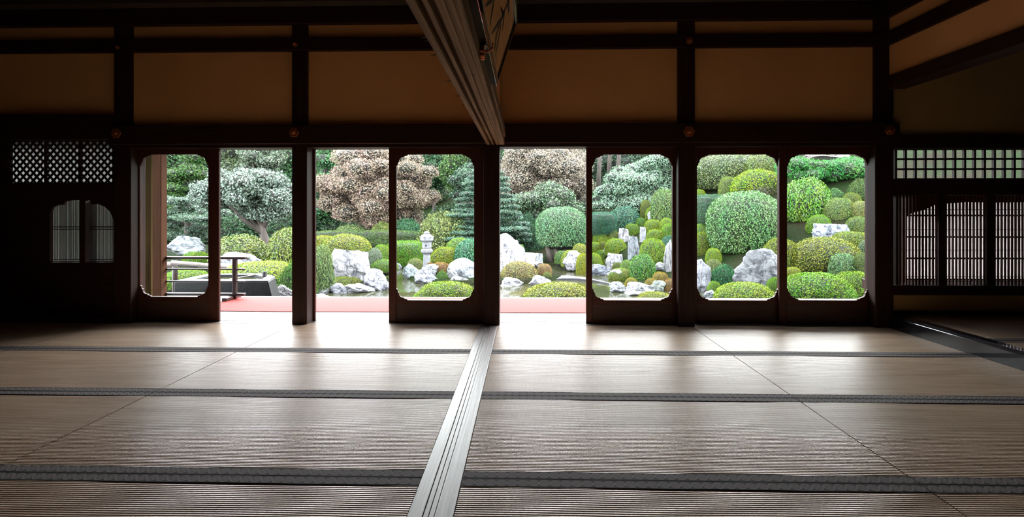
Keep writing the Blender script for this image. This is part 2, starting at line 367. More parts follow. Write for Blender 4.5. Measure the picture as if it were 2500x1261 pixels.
# nail covers
def nail_cover(px, py, r, Y, label, grp):
    c = at(px, py, Y); t = thing('nail_cover', label, 'nail cover', c, grp)
    m = MB(); n = 36; poly = [((c.x + r * (.86 + .14 * abs(math.cos(3 * 2 * math.pi * k / n))) * math.cos(2 * math.pi * k / n)), c.z + r * (.86 + .14 * abs(math.cos(3 * 2 * math.pi * k / n))) * math.sin(2 * math.pi * k / n)) for k in range(n)]
    m.prism(poly, 'y', Y - .012, Y).build('rosette', M['copper'], t, bevel=.004)
    m = MB(); m.tube([(c.x, Y - .01, c.z), (c.x, Y - .02, c.z), (c.x, Y - .026, c.z)], [r * .45, r * .4, r * .15], 16).build('boss', M['copper'], t)
g = 'copper rosette nail covers on the beams'
nail_cover(284, 325, .052, 4.898, 'copper rosette nail cover on the lintel at the left end pillar', g)
nail_cover(718, 323, .052, 4.898, 'copper rosette nail cover on the lintel between the open gaps', g)
nail_cover(1682, 321, .055, 4.898, 'bright copper rosette nail cover on the lintel above the third pillar', g)
nail_cover(2172, 318, .050, 4.898, 'copper rosette nail cover on the lintel at the corner pillar', g)
nail_cover(288, 116, .022, 4.933, 'small copper nail cover on the upper beam at far left', g)
nail_cover(721, 108, .028, 4.933, 'small copper nail cover on the upper beam above the open gaps', g)
nail_cover(1683, 100, .036, 4.933, 'small copper nail cover on the upper beam above the third pillar', g)

# glass doors
def corner_poly(cx, cz, sx, sz, s=.088):
    """cusped corner piece: polygon filling the corner (cx,cz), growing towards (sx,sz)"""
    pts = [(0, 0), (1.35, 0), (1.22, .14), (1.0, .17), (.86, .30)]
    arc = [(.86 - .40 * math.sin(t) - .16 * 0, .30 + .40 * (1 - math.cos(t))) for t in (0.35, .8, 1.25)]
    pts += [(.70, .32), (.52, .40), (.40, .52), (.32, .70)]
    pts += [(.30, .86), (.17, 1.0), (.14, 1.22), (0, 1.35)]
    return [(cx + sx * a * s, cz + sz * b * s) for a, b in pts]
def glass_door(n, px0, gx0, gx1, px1, Y, label, ztop=376.5, zbot=732.5):
    a, b, c, d = X(px0, Y), X(gx0, Y), X(gx1, Y), X(px1, Y)
    zt = at((gx0 + gx1) / 2, ztop, Y).z; zb = at((gx0 + gx1) / 2, zbot, Y).z; T = .034
    t = thing('door_%d' % n, label, None, ((a + d) / 2, Y, 0), kind='structure')
    Bx(a, b, Y, Y + T, 0.0, Z_K).build('stile', M['stile'], t, bevel=.004)
    Bx(c, d, Y, Y + T, 0.0, Z_K).build('stile', M['stile'], t, bevel=.004)
    Bx(b, c, Y + .002, Y + T - .002, zt, Z_K).build('top_rail', M['stile'], t)
    Bx(b, c, Y + .002, Y + T + .012, zb - .045, zb).build('glass_rail', M['stile'], t, bevel=.004)
    Bx(b, c, Y + .010, Y + T - .010, .035, zb - .045).build('bottom_panel', M['dpanel'], t)
    Bx(b, c, Y + .002, Y + T - .002, 0.0, .035).build('bottom_rail', M['stile'], t)
    for cx, sx in ((b, 1), (c, -1)):
        for cz, sz in ((zt, -1), (zb, 1)):
            MB().prism(corner_poly(cx, cz, sx, sz), 'y', Y + .004, Y + T - .008).build('corner_bracket', M['stile'], t)
    Bx(b, c, Y + .018, Y + .021, zb, zt).build('glass_pane', M['glass'], t)
    return t
glass_door(1, 316, 341, 508, 534, 5.045, 'leftmost cusped glass sliding door with outer post behind', zbot=724)
glass_door(2, 949, 967, 1157, 1182, 5.045, 'glass sliding door framing the stone lantern')
glass_door(3, 1431, 1446, 1642, 1662, 5.045, 'glass sliding door framing the waterfall rocks')
glass_door(4, 1690, 1702, 1901, 1916, 5.090, 'glass sliding door framing the big round bush')
glass_door(5, 1903, 1922, 2121, 2141, 5.045, 'rightmost glass sliding door framing the hillside')
# half hidden door leaf stacked at the second pillar
a, b = X(746, 5.09), X(769, 5.09)
t = thing('door_6', 'narrow edge of a door leaf beside the second pillar', None, ((a + b) / 2, 5.09, 0), kind='structure')
Bx(a, b, 5.09, 5.124, 0, Z_K).build('stile', M['stile'], t, bevel=.004)

# ------------------------------------------------------------------ central floor track + hanging kamoi
fs = thing('floor_track', 'worn pale wooden floor track running from viewer to doorway', 'threshold', (-.355, 2, 0))
def strip(x0, x1, z0, z1, name, mat=M['sillwood'], par=fs): return Bx(x0, x1, -1.5, 4.98, z0, z1).build(name, mat, par, bevel=.002)
strip(-.441, -.385, -.06, .004, 'track_board'); strip(-.382, -.363, -.06, .001, 'track_ridge')
strip(-.360, -.341, -.06, .001, 'track_ridge'); strip(-.338, -.268, -.06, .004, 'track_board')
Bx(-.445, -.264, -1.5, 4.98, -.06, -.012).build('track_bed', M['dark'], fs)

ZK = 1.815
kb = thing('partition_beam', 'weathered grooved wooden beam hanging overhead towards the doorway', 'beam', (-.28, 2, ZK))
prof = [(-.375, ZK), (-.345, ZK), (-.345, ZK + .038), (-.322, ZK + .038), (-.322, ZK), (-.305, ZK), (-.305, ZK + .038), (-.282, ZK + .038),
        (-.282, ZK), (-.255, ZK), (-.255, ZK + .006), (-.248, ZK + .006), (-.248, ZK), (-.225, ZK), (-.225, ZK + .004), (-.220, ZK + .004), (-.220, ZK), (-.198, ZK), (-.198, ZK + .075), (-.375, ZK + .075)]
MB().prism(prof, 'y', -1.5, 4.93).build('grooved_rail', M['kamoi'], kb)
Bx(-.37, -.188, -1.5, 4.93, ZK + .075, ZK + .155).build('upper_rail', M['kamoi'], kb, bevel=.004)
# splinters on the lower left edge
rs = random.Random(3); sp = MB()
for k in range(9):
    y = 1.5 + rs.random() * 1.6; L = .012 + rs.random() * .02
    sp.tube([(-.374, y, ZK + .004), (-.374 - L, y - L * .6, ZK - .004)], [.004, .0008], 4)
sp.build('splinter', M['kamoi'], kb, kind='stuff')
wpart = thing('wall_partition', 'narrow plaster wall above the partition beam', None, (-.27, 2, 2), kind='structure')
Bx(-.30, -.245, -1.5, 4.94, ZK + .155, CZ).build('plaster_panel', M['plaster'], wpart)
Bx(-.32, -.225, -1.5, 4.94, Z_B0, Z_B1).build('upper_beam', M['dark'], wpart)

# plaque
P0 = Vector((-.172, 0, 1.888)); P1 = Vector((-.055, 0, 2.262)); up = (P1 - P0).normalized(); nrm = Vector((up.z, 0, -up.x))
H = (P1 - P0).length; ya, yb = 1.35, 2.87
pq = thing('hanging_plaque', 'tilted wooden calligraphy plaque in a black frame above the beam', 'plaque', (P0.x, 2.1, P0.z))
def slab(u0, u1, y0, y1, d0, d1):
    m = MB(); q = []
    for y in (y0, y1):
        for u in (u0, u1):
            for d in (d0, d1): q.append(tuple(Vector((P0.x, y, P0.z)) + up * u + nrm * d))
    m.v = q; m.f = [(0, 1, 3, 2), (4, 6, 7, 5), (0, 4, 5, 1), (2, 3, 7, 6), (0, 2, 6, 4), (1, 5, 7, 3)]; return m
slab(.02, H - .02, ya + .02, yb - .02, -.02, .0).build('board', M['plaquewood'], pq)
for nm, a in (('bottom_frame', (-.006, .022, ya, yb, -.030, .014)), ('top_frame', (H - .018, H, ya, yb, -.025, .014)),
              ('side_frame', (.022, H - .018, yb - .02, yb, -.025, .014)), ('side_frame', (.022, H - .018, ya, ya + .02, -.025, .014))):
    slab(*a).build(nm, M['lacquer'], pq, bevel=.002)
for a in ((.022, .0245, ya + .01, yb - .01, .012, .0155), (H - .003, H + .001, ya, yb, .008, .0155)):
    slab(*a).build('painted_edge_highlight', M['palestone'], pq)  # pale strips paint the highlight along the lacquer frame edges
def stroke(pts, wd):
    m = MB(); n = len(pts)
    for k, (y, u) in enumerate(pts):
        y2, u2 = pts[min(k + 1, n - 1)]; y1, u1 = pts[max(k - 1, 0)]
        dy, du = y2 - y1, u2 - u1; L = math.hypot(dy, du) or 1; ww = wd * (1 - .6 * abs(2 * k / (n - 1) - 1))
        for s in (-1, 1):
            p = Vector((P0.x, y - s * du / L * ww, P0.z)) + up * (u + s * dy / L * ww) + nrm * .002; m.v.append(tuple(p))
    m.f = [(2 * k, 2 * k + 1, 2 * k + 3, 2 * k + 2) for k in range(n - 1)]
    m.build('brush_stroke', M['ink'], pq)
for yc, sgn in ((2.40, 1), (1.98, -1), (1.62, 1)):
    stroke([(yc + .14, .30), (yc + .05, .31), (yc - .12, .295)], .014)
    stroke([(yc + .02, .335), (yc, .25), (yc - .03 * sgn, .13), (yc + .06 * sgn, .07)], .016)
    stroke([(yc + .13, .20), (yc + .02, .235), (yc - .13, .21)], .013)
    stroke([(yc - .02, .21), (yc - .09, .14), (yc - .15, .08)], .014)
    stroke([(yc + .02, .19), (yc + .10, .12), (yc + .15, .07)], .012)
hk = thing('plaque_hook', 'copper chrysanthemum hook holding the plaque at the beam', 'hook', (-.18, 2.2, 1.87))
m = MB(); n = 40
poly = [(2.2 + .036 * (.82 + .18 * abs(math.cos(4 * 2 * math.pi * k / n))) * math.cos(2 * math.pi * k / n), 1.862 + .036 * (.82 + .18 * abs(math.cos(4 * 2 * math.pi * k / n))) * math.sin(2 * math.pi * k / n)) for k in range(n)]
m.prism(poly, 'x', -.198, -.176).build('rosette', M['copper'], hk, bevel=.004)
MB().tube([(-.19, 2.2, 1.868), (-.165, 2.2, 1.864), (-.145, 2.2, 1.876), (-.140, 2.2, 1.902)], .006, 8).build('hook_arm', M['copper'], hk)

# ------------------------------------------------------------------ right wall + raised room
wr = thing('wall_side', 'plaster wall above the step up to the raised room', None, (RX, 3, 2), kind='structure')
Bx(RX - .02, RX + .09, BY, 4.94, 2.42, Z_C0 + .01).build('plaster_panel', M['plaster'], wr)
Bx(RX - .055, RX + .13, BY, WY - .04, 2.35, 2.475).build('lintel_beam', M['dark'], wr, bevel=.006)
Bx(RX - .055, RX + .10, BY, WY - .04, Z_B0, Z_B1).build('upper_beam', M['dark'], wr, bevel=.006)
Bx(RX - .065, RX + .12, BY, WY - .04, Z_C0, Z_C0 + .17).build('cornice', M['dark'], wr, bevel=.006)
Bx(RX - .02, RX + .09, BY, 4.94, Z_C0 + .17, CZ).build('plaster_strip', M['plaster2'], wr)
kam = thing('raised_room_sill', 'glossy black lacquered sill edging the raised room', 'sill', (3.66, 3, 0))
MB().prism([(3.60, -.05), (3.72, -.05), (3.72, .13), (3.622, .13), (3.60, .110)], 'y', -2, 4.97).build('lacquered_face', M['lacquer'], kam, bevel=.003)
st(Bx(3.72, 7.2, -2, 4.98, -.06, .06), 'floor_raised', M['rearwall'], label='subfloor of the raised room')

# shoin window wall (right)
RY = WY
st(Bx(PX[4][1], 7.2, 4.93, 5.05, 1.765, 1.895), 'trim_7', M['dark'], label='dark beam above the small paned transom')
st(Bx(PX[4][1], 7.2, 4.93, 5.05, 1.31, 1.468), 'trim_8', M['dark'], label='dark beam under the small paned transom')
st(Bx(PX[4][1], 7.2, 4.93, 5.40, .325, .42), 'trim_9', M['dark'], label='dark desk ledge under the slatted windows')
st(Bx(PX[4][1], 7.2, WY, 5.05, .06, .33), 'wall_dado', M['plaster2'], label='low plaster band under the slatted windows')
st(Bx(PX[4][1], 7.2, 4.95, WY, .13, .165), 'baseboard_right', M['dark'])
# transom: 3 rows of paper panes
x0 = X(2187, 4.98); pitch = X(2211.5, 4.98) - X(2187.5, 4.98); z1, z0 = 1.765, 1.468; ncol = 26
tr = thing('window_1', 'paper paned transom of small squares in the raised room', None, (x0, 4.98, z0), kind='structure')
rowh = (z1 - z0) / 3
pane_me = Bx(-pitch / 2, pitch / 2, 0, .002, -rowh / 2, rowh / 2)
first = None
for i in range(ncol):
    Bx(x0 + i * pitch - .010, x0 + i * pitch + .010, 4.975, 5.0, z0, z1).build('vertical_bar', M['dark'], tr)
    for j in range(3):
        if first is None:
            first = pane_me.build('paper_pane', M['paper3'], tr); o = first
        else:
            o = first.copy(); C.objects.link(o)
        o.location = ((i + .5) * pitch, .022, (j + .5) * rowh)
for j in range(4):
    Bx(x0, x0 + ncol * pitch, 4.978, 4.997, z0 + j * rowh - .009, z0 + j * rowh + .009).build('horizontal_bar', M['dark'], tr)
# slatted panels
z1, z0 = 1.31, .42
wallx = PX[4][1]
sp_px = [(2184, 2190, 2288), (2288, 2303, 2405), (2405, 2422, 2524), (2524, 2540, 2643)]
for k, (sa, ba, bb) in enumerate(sp_px):
    a, b, c = X(sa, 4.98), X(ba, 4.98), X(bb, 4.98)
    t = thing('slatted_screen', ['slatted screen beside the corner pillar, partly before a dark board', 'slatted screen second from the corner pillar',
                                'slatted screen third from the corner pillar, at right picture edge', 'slatted screen beyond the right picture edge'][k], 'screen', (a, 4.98, z0),
              'slatted screens in the raised room')
    Bx(a, b, 4.96, 4.995, z0, z1).build('stile', M['dark'], t)
    nb = 12; pb = (c - b) / nb
    proto = None
    for i in range(nb):
        xx = b + i * pb + pb * .5
        if proto is None: proto = Bx(xx - .0065, xx + .0065, 4.965, 4.978, z0, z1).build('slat', M['stile'], t); ox = xx
        else: o = proto.copy(); C.objects.link(o); o.location.x = proto.location.x + xx - ox
    for zz in (1.165, .965, .765, .500, .478, .456):
        Bx(b, c, 4.979, 4.984, z0 + (zz - .42) - .0025, z0 + (zz - .42) + .0025).build('crosspiece', M['dark'], t)
# bell shaped opening board and paper screens behind
YB = 5.20
pts = [(2213, 690), (2213, 530), (2222, 522), (2240, 516), (2262, 510), (2282, 500), (2310, 497), (2360, 493), (2420, 494)]
bz = [(at(px, py, YB).x, at(px, py, YB).z) for px, py in pts]
L_ = [(x_, z_) for x_, z_ in bz]
full = L_ + [(2 * X(2440, YB) - x_, z_) for x_, z_ in reversed(L_)]
bb_ = thing('arched_board', 'dark board with bell shaped opening behind the slatted panels', 'board', (full[0][0], YB, .42))
m = MB()
zt = 1.36
poly = [(wallx + .12, .40), (L_[0][0], .40)] + L_[1:] + full[len(L_):-1] + [(full[-1][0], .40), (7.1, .40), (7.1, zt), (wallx + .12, zt)]
m.prism(poly, 'y', YB, YB + .02).build('bell_board', M['dark'], bb_)
sc_ = thing('window_2', 'backlit white paper screens behind the slatted panels', None, (X(2200, 5.36), 5.36, .42), kind='structure')
for k in range(4):
    q0, q1 = (2196, 2290, 2408, 2526, 2644)[k:k + 2]; a = X(q0, 5.36); b = X(q1, 5.36)
    Bx(a, a + .05, 5.33, 5.36, .42, 1.33).build('stile', M['dark'], sc_)
    for j in range(4):
        Bx(a + .05, b, 5.358, 5.36, .42 + j * .228, .42 + (j + 1) * .228).build('paper_pane', M['paper'], sc_)
        Bx(a + .05, b, 5.338, 5.35, .42 + j * .228 - .009, .42 + j * .228 + .009).build('crossbar', M['dark'], sc_)
st(Bx(wallx + .10, 7.2, 5.05, 5.42, 1.36, 1.40), 'trim_10', M['dark'], label='top of the window alcove')
st(Bx(wallx + .10, wallx + .12, 5.05, 5.42, .0, 1.42), 'trim_11', M['dark'], label='side board of the window alcove')

# ------------------------------------------------------------------ left lattice wall
xr = PX[0][0]
wl = thing('wall_lattice', 'black board wall with lattice transom and cusped windows at far left', None, (xr, 4.98, 1), kind='structure')
ra, rb = X(22, 4.98), X(276, 4.98); rz1, rz0 = at(150, 344, 4.98).z, at(150, 446, 4.98).z
wz1, wz0 = at(200, 488, 4.98).z, at(200, 640, 4.98).z
wa0, wa1, wb0, wb1 = X(121, 4.98), X(196, 4.98), X(210, 4.98), X(277, 4.98)
for a in ((LX, ra, 4.98, 5.02, rz0, 1.9), (rb, xr + .01, 4.98, 5.02, rz0, 1.9), (LX, xr + .01, 4.98, 5.02, rz1, 1.9), (LX, xr + .01, 4.96, 5.02, wz1, rz0),
          (LX, wa0, 4.98, 5.02, wz0, wz1), (wa1, wb0, 4.97, 5.02, wz0, wz1), (wb1, xr + .01, 4.98, 5.02, wz0, wz1), (LX, xr + .01, 4.98, 5.02, -.06, wz0)):
    Bx(*a).build('board', M['dark'], wl)
Bx(LX, xr, 4.95, 4.98, -.02, .06).build('skirting', M['ceil'], wl)
# cusped window heads
def head(a, b, rev):
    pts = [(0, 0), (0, -.17), (.10, -.085), (.28, -.055), (.46, -.055), (.52, -.02), (.62, -.012), (1, 0)]
    if rev: pts = [(0, 0), (.18, -.004), (.18, -.05), (.45, -.045), (.70, -.075), (.9, -.13), (1, -.20), (1, 0)]
    return [(a + (b - a) * x_, wz1 + .005 + z_) for x_, z_ in pts]
MB().prism(head(wa0, wa1, False), 'y', 4.975, 5.0).build('cusped_head', M['dark'], wl)
MB().prism(head(wb0, wb1, True), 'y', 4.975, 5.0).build('cusped_head', M['dark'], wl)
# diagonal lattice transom
lt = thing('lattice_transom', 'fine diamond lattice transom above the far left windows', 'lattice', (ra, 4.99, rz0))
pw, ph = .072, .078
m = MB(); Wd, Hd = rb - ra, rz1 - rz0; yy = 5.0
k = -int(Hd / ph) - 2
slope = ph / pw
nn = int((Wd + Hd / slope) / pw) + 3
for k in range(-int(Hd / slope / pw) - 2, nn):
    for sgn in (1, -1):
        xa = k * pw
        pts = []
        # line x = xa + s*z/slope (sgn) clipped to the box
        zA, zB = 0, Hd
        def fx(z_): return xa + (z_ / slope if sgn > 0 else (Hd - z_) / slope) 
        def fz(x_): return (x_ - xa) * slope if sgn > 0 else Hd - (x_ - xa) * slope
        c0, c1 = fx(0), fx(Hd)
        lo, hi = (0, Hd)
        if sgn > 0:
            lo = max(0, fz(0)) if c0 < 0 else 0
            hi = min(Hd, fz(Wd)) if c1 > Wd else Hd
        else:
            hi = min(Hd, fz(0)) if c1 < 0 else Hd
            lo = max(0, fz(Wd)) if c0 > Wd else 0
        if hi - lo < .01: continue
        hw = .0135
        A = (ra + fx(lo), rz0 + lo); B = (ra + fx(hi), rz0 + hi)
        y0 = 4.995 if sgn > 0 else 5.004
        m.prism([(A[0] - hw, A[1]), (A[0] + hw, A[1]), (B[0] + hw, B[1]), (B[0] - hw, B[1])], 'y', y0, y0 + .009)
m.build('diagonal_slats', M['dark'], lt, kind='stuff')
for q in (.0, .34, .67, .995):
    Bx(ra + Wd * q - .008, ra + Wd * q + .008, 4.985, 5.01, rz0, rz1).build('upright', M['dark'], lt)
Bx(ra - .15, rb + .02, 5.025, 5.027, rz0 - .02, rz1 + .02).build('backing_paper', M['paper2'], lt)
# reed blinds
def blind(a, b, label):
    t = thing('reed_blind', label, 'blind', (a, 5.10, wz0), 'reed blinds behind the cusped windows')
    rr = random.Random(int(a * 100)); m = MB(); x_ = a - .14
    while x_ < b + .06:
        ww = rr.uniform(.003, .008); yo = rr.uniform(0, .006)
        m.box(x_, x_ + ww, 5.10 + yo, 5.103 + yo, wz0 - .02, wz1 + .02); x_ += ww + rr.uniform(.0, .0022)
    m.build('reeds', M['blind'], t, kind='stuff')
    for zz in (at(160, 553, 5.1).z, at(160, 559, 5.1).z, at(160, 632, 5.1).z, at(160, 637, 5.1).z):
        Bx(a - .09, b, 5.075, 5.085, zz - .005, zz + .005).build('crossbar', M['dark'], t)
blind(wa0, wa1, 'grey reed blind in the left one of the two cusped windows')
blind(wb0, wb1, 'grey reed blind in the cusped window next to the left end pillar')

# ------------------------------------------------------------------ tatami
def ridged_mat(w, d, hb0, hb1):
    """ridged rush surface, ridges along x; hb0/hb1: is there a border at front / back"""
    n = 70; per = 6; nx = 16
    ys_ = np.linspace(-d / 2 + .001, d / 2 - .001, n * per + 1); xs_ = np.linspace(-w / 2 + .001, w / 2 - .001, nx + 1)
    A, Bm = np.meshgrid(xs_, ys_); ph = (np.arange(n * per + 1) % per) / per
    prof = np.abs(np.sin(np.pi * ph))[:, None] ** .5 * .0034
    Zm = prof - .0034 + np.zeros_like(A)
    rg = np.random.default_rng(5)
    wav = .0018 * np.sin(A * 2.3 + Bm * 3) + .0016 * np.sin(A * 5.1 - Bm * 7 + 1)
    Bm2 = Bm + wav * (1 - (2 * np.abs(Bm) / d) ** 6)
    und = .0012 * np.sin(A * 3.1 + 2 * Bm) * np.cos(Bm * 6)
    Zm = Zm + und
    v = np.stack([A, Bm2, Zm], -1).reshape(-1, 3)
    W = nx + 1; i = np.arange(n * per)[:, None] * W + np.arange(nx)[None, :]
    f = np.stack([i, i + 1, i + W + 1, i + W], -1).reshape(-1, 4)
    return v, f
def mesh_np(name, v, f, mats, tone=None, midx=None, smooth=False):
    me = bpy.data.meshes.new(name); nf = len(f); k = f.shape[1]
    me.vertices.add(len(v)); me.vertices.foreach_set('co', np.ascontiguousarray(v, dtype=np.float32).ravel())
    me.loops.add(nf * k); me.loops.foreach_set('vertex_index', np.ascontiguousarray(f, dtype=np.int32).ravel())
    me.polygons.add(nf); me.polygons.foreach_set('loop_start', np.arange(0, nf * k, k, dtype=np.int32))
    me.polygons.foreach_set('loop_total', np.full(nf, k, dtype=np.int32))
    for m in mats: me.materials.append(m)
    if midx is not None: me.polygons.foreach_set('material_index', midx.astype(np.int32))
    me.polygons.foreach_set('use_smooth', np.full(nf, smooth))
    me.update(calc_edges=True)
    if tone is not None:
        a = me.attributes.new('tone', 'FLOAT', 'POINT'); a.data.foreach_set('value', tone.astype(np.float32))
    me.validate(); return me
mat_cache = {}
HW = .062
def tatami(x0, x1, y0, y1, label, z=0.0, front=True, back=True, grp='tatami mats on the main floor'):
    w = x1 - x0 - .004; d = y1 - y0 - .002; key = (round(w, 3), round(d, 3))
    c = ((x0 + x1) / 2, (y0 + y1) / 2, z)
    t = thing('tatami_mat', label, 'tatami mat', c, grp)
    if key not in mat_cache:
        v, f = ridged_mat(w, d, 1, 1); me = mesh_np('rush_surface', v, f, [M['tatami']])
        core = Bx(-w / 2 + .012, w / 2 - .012, -d / 2 + .003, d / 2 - .003, -.055, -.0075)
        o = core.build('straw_core', M['tatami']); bme = o.data; bpy.data.objects.remove(o)
        hm = MB(); nseg = 40
        for k in range(nseg):
            a = -w / 2 + w * k / nseg; b = a + w / nseg; wv = lambda q: .0016 * math.sin(q * 9) + .001 * math.sin(q * 23)
            i = len(hm.v)
            for q in (a, b): hm.v += [(q, -HW / 2 + wv(q), -.006), (q, -HW / 2 + .003 + wv(q), .0022), (q, HW / 2 - .001, .0022), (q, HW / 2, -.010)]
            hm.f += [(i, i + 4, i + 5, i + 1), (i + 1, i + 5, i + 6, i + 2), (i + 2, i + 6, i + 7, i + 3)]
        o = hm.build('cloth_border', M['heri']); hme = o.data; bpy.data.objects.remove(o)
        mat_cache[key] = (me, bme, hme)
    me, bme, hme = mat_cache[key]
    for nm, dd in (('rush_surface', me), ('straw_core', bme)):
        o = bpy.data.objects.new(nm, dd); C.objects.link(o); o.parent = t
    for on, yy, rz in ((front, -d / 2 + HW / 2, math.pi), (back, d / 2 - HW / 2, 0)):
        if on:
            o = bpy.data.objects.new('cloth_border', hme); C.objects.link(o); o.parent = t; o.location = (0, yy, 0); o.rotation_euler.z = rz
    return t
rows = [(4.02, 4.98, 'along the door sill'), (3.065, 4.02, 'in second row from the sill'), (2.11, 3.065, 'in third row from the sill'), (1.155, 2.11, 'in the nearest row')]
cols = [(-6.18, -4.265, 'third left of the floor track'), (-4.265, -2.353, 'second left of the floor track'), (-2.353, -.441, 'just left of the floor track'),
        (-.268, 1.667, 'just right of the floor track'), (1.667, 3.60, 'beside the black lacquered sill')]
for y0, y1, rl in rows:
    for x0_, x1_, cl in cols:
        tatami(x0_, x1_, y0, y1, 'tatami mat %s, %s' % (rl, cl), back=(y1 < 4.9))
tatami(3.72, 5.63, 4.02, 4.98, 'tatami mat on the raised floor under the slatted windows', z=.118, back=False, grp='tatami mats in the raised room')
tatami(3.72, 5.63, 3.065, 4.02, 'tatami mat on the raised floor, nearer than the one under the slatted windows', z=.118, grp='tatami mats in the raised room')

# ------------------------------------------------------------------ veranda
VZ = -.03
vd = thing('floor_veranda', 'pale polished veranda boards outside the doors', None, (0, 6, VZ), kind='structure')
yb_ = [5.215, 5.69, 5.93, 6.13, 6.33, 6.53, 6.72]
xb_ = [-7.5, -3.9, .12, 4.1, 8.0]
for i in range(6):
    for j in range(4):
        sh = .9 * ((i % 2) - .5)
        a = xb_[j] + (sh if 0 < j else 0); b = xb_[j + 1] + (sh if j < 3 else 0)
        Bx(a + .001, b - .001, yb_[i] + .003, yb_[i + 1] - .004, VZ - .05, VZ).build('plank', M['veranda'], vd)
Bx(-7.5, 8, 6.72, 6.76, VZ - .16, VZ - .004).build('edge_beam', M['rail'], vd)
Bx(-7.5, 8, 5.2, 6.7, VZ - .7, VZ - .06).build('underside', M['dark'], vd)
# roof eave
st(MB().prism([(5.10, 2.75), (7.25, 2.42), (7.25, 2.5), (5.10, 3.6)], 'x', -8, 9), 'roof_eave', M['ceil'], label='eave over the veranda')
# carpet
cm = MB(); x0c, x1c = -3.93, 3.4; ya_, yb2 = 5.70, 6.64; nx = 90
for k in range(nx + 1):
    q = x0c + (x1c - x0c) * k / nx; wv = .006 * math.sin(q * 3) ; hh = .004 + .002 * (1 + math.sin(q * 4.1 + 1))
    cm.v += [(q, ya_ + wv, VZ), (q, ya_ + wv, VZ + .006), (q, (ya_ + yb2) / 2, VZ + hh), (q, yb2 + wv, VZ + .008), (q, yb2 + wv, VZ)]
for k in range(nx):
    for j in range(4): i = k * 5 + j; cm.f.append((i, i + 5, i + 6, i + 1))
o = cm.build('red_carpet', M['carpet']); tag(o, 'long red felt carpet laid along the veranda', 'carpet')
# outer post and shutter case
a, b = X(370, 6.40), X(393, 6.40)
t = thing('veranda_post', 'square brown veranda post seen through the leftmost glass door', 'post', (a, 6.45, 0)); Bx(a, b, 6.40, 6.515, VZ, 2.6).build('shaft', M['extpost'], t, bevel=.006)
a, b = X(300, 5.75), X(369, 5.75)
t = thing('shutter_case', 'olive brown board shutter case behind the leftmost glass door', 'shutter case', (a, 5.75, 0))
nb = 3
for k in range(nb): Bx(a + (b - a) * k / nb + .002, a + (b - a) * (k + 1) / nb - .002, 5.75, 5.775, VZ, 2.6).build('plank', M['shutter'], t)
a2, b2 = X(370, 5.95), X(391, 5.95)
Bx(a2 - .1, b2 - .06, 5.80, 5.83, VZ, 2.6).build('back_board', M['darkv'], t)

# veranda rail (movable barrier)
RYY = 6.50
def rp(px, py, Y=RYY): return at(px, py, Y)
t = thing('barrier_rail', 'low dark wooden barrier rail standing on the veranda end', 'barrier', rp(560, 727))
def bar(pxa, pxb, py, hpx, name, dy=.03, mat=None):
    A = rp(pxa, py); B = rp(pxb, py); h = hpx * 6.5 / 1200 / 2
    Bx(A.x, B.x, RYY - dy, RYY + dy, A.z - h, A.z + h).build(name, mat or M['rail'], t, bevel=.005)
bar(395, 601, 628.5, 6, 'top_rail', .032); bar(395, 598, 656, 4, 'middle_rail', .018); bar(395, 598, 685.5, 3, 'lower_rail', .018); bar(395, 598, 717, 6, 'bottom_rail', .03)
A = rp(569, 631); B = rp(578, 718); Bx(A.x, B.x, RYY - .024, RYY + .024, VZ + .01, A.z).build('post', M['rail'], t, bevel=.004)
A = rp(566, 720); m = Bx(A.x - .015, A.x + .05, RYY - .20, RYY + .14, VZ + .001, VZ + .05); m.build('foot', M['rail'], t, bevel=.006)
# log rail behind
t = thing('log_rail', 'pale round log rail behind the dark barrier', 'log rail', at(425, 690, 8.6))
MB().tube([at(405, 646, 8.6), at(432, 645, 8.7)], [.055, .05], 12).build('cross_log', M['log'], t, smooth=False)
MB().tube([at(418, 641, 8.5), at(500, 647, 8.7), at(555, 650, 8.8)], [.045, .04, .035], 12).build('long_log', M['log'], t)
g0 = at(427, 690, 8.6); MB().tube([(g0.x, g0.y, -.62), (g0.x, g0.y, at(427, 650, 8.6).z)], [.05, .045], 10).build('post', M['rail'], t)
# stone water basin
t = thing('water_basin', 'large black stone water basin behind the barrier rail', 'basin', at(560, 715, 8.3))
ZB = .03
def on(px, py): # point on the basin top plane
    d = ray(px, py); k = (ZB - EYE) / d.z; return Vector((0, 0, EYE)) + d * k
top = [on(425, 686), on(655, 686), on(672, 675), on(640, 668), on(510, 668)]
top = [(p.x, p.y) for p in top]
cx_ = sum(p[0] for p in top) / 5; cy_ = sum(p[1] for p in top) / 5
inner = [(cx_ + (p[0] - cx_) * .74, cy_ + (p[1] - cy_) * .62) for p in top]
m = MB(); n = 5
bot = [(cx_ + (p[0] - cx_) * (1.12 if p[0] > cx_ else 1.05) + (.10 if p[0] > cx_ else 0), cy_ + (p[1] - cy_) * 1.05) for p in top]
m.v = [(a, b, -.66) for a, b in bot] + [(a, b, ZB) for a, b in top] + [(a, b, ZB) for a, b in inner] + [(a, b, ZB - .16) for a, b in inner]
for k in range(n):
    q = (k + 1) % n
    m.f += [(k, q, n + q, n + k), (n + k, n + q, 2 * n + q, 2 * n + k), (2 * n + k, 2 * n + q, 3 * n + q, 3 * n + k)]
m.f.append(tuple(3 * n + k for k in range(n)))
m.build('stone_body', M['blackstone'], t, bevel=.02)
m = MB(); m.v = [(cx_ + (a - cx_) * .99, cy_ + (b - cy_) * .99, ZB + .001) for a, b in top] + [(cx_ + (a - cx_) * 1.01, cy_ + (b - cy_) * 1.01, ZB + .001) for a, b in inner]
m.v += [(a, b, ZB + .008) for a, b, _ in m.v[:10]]
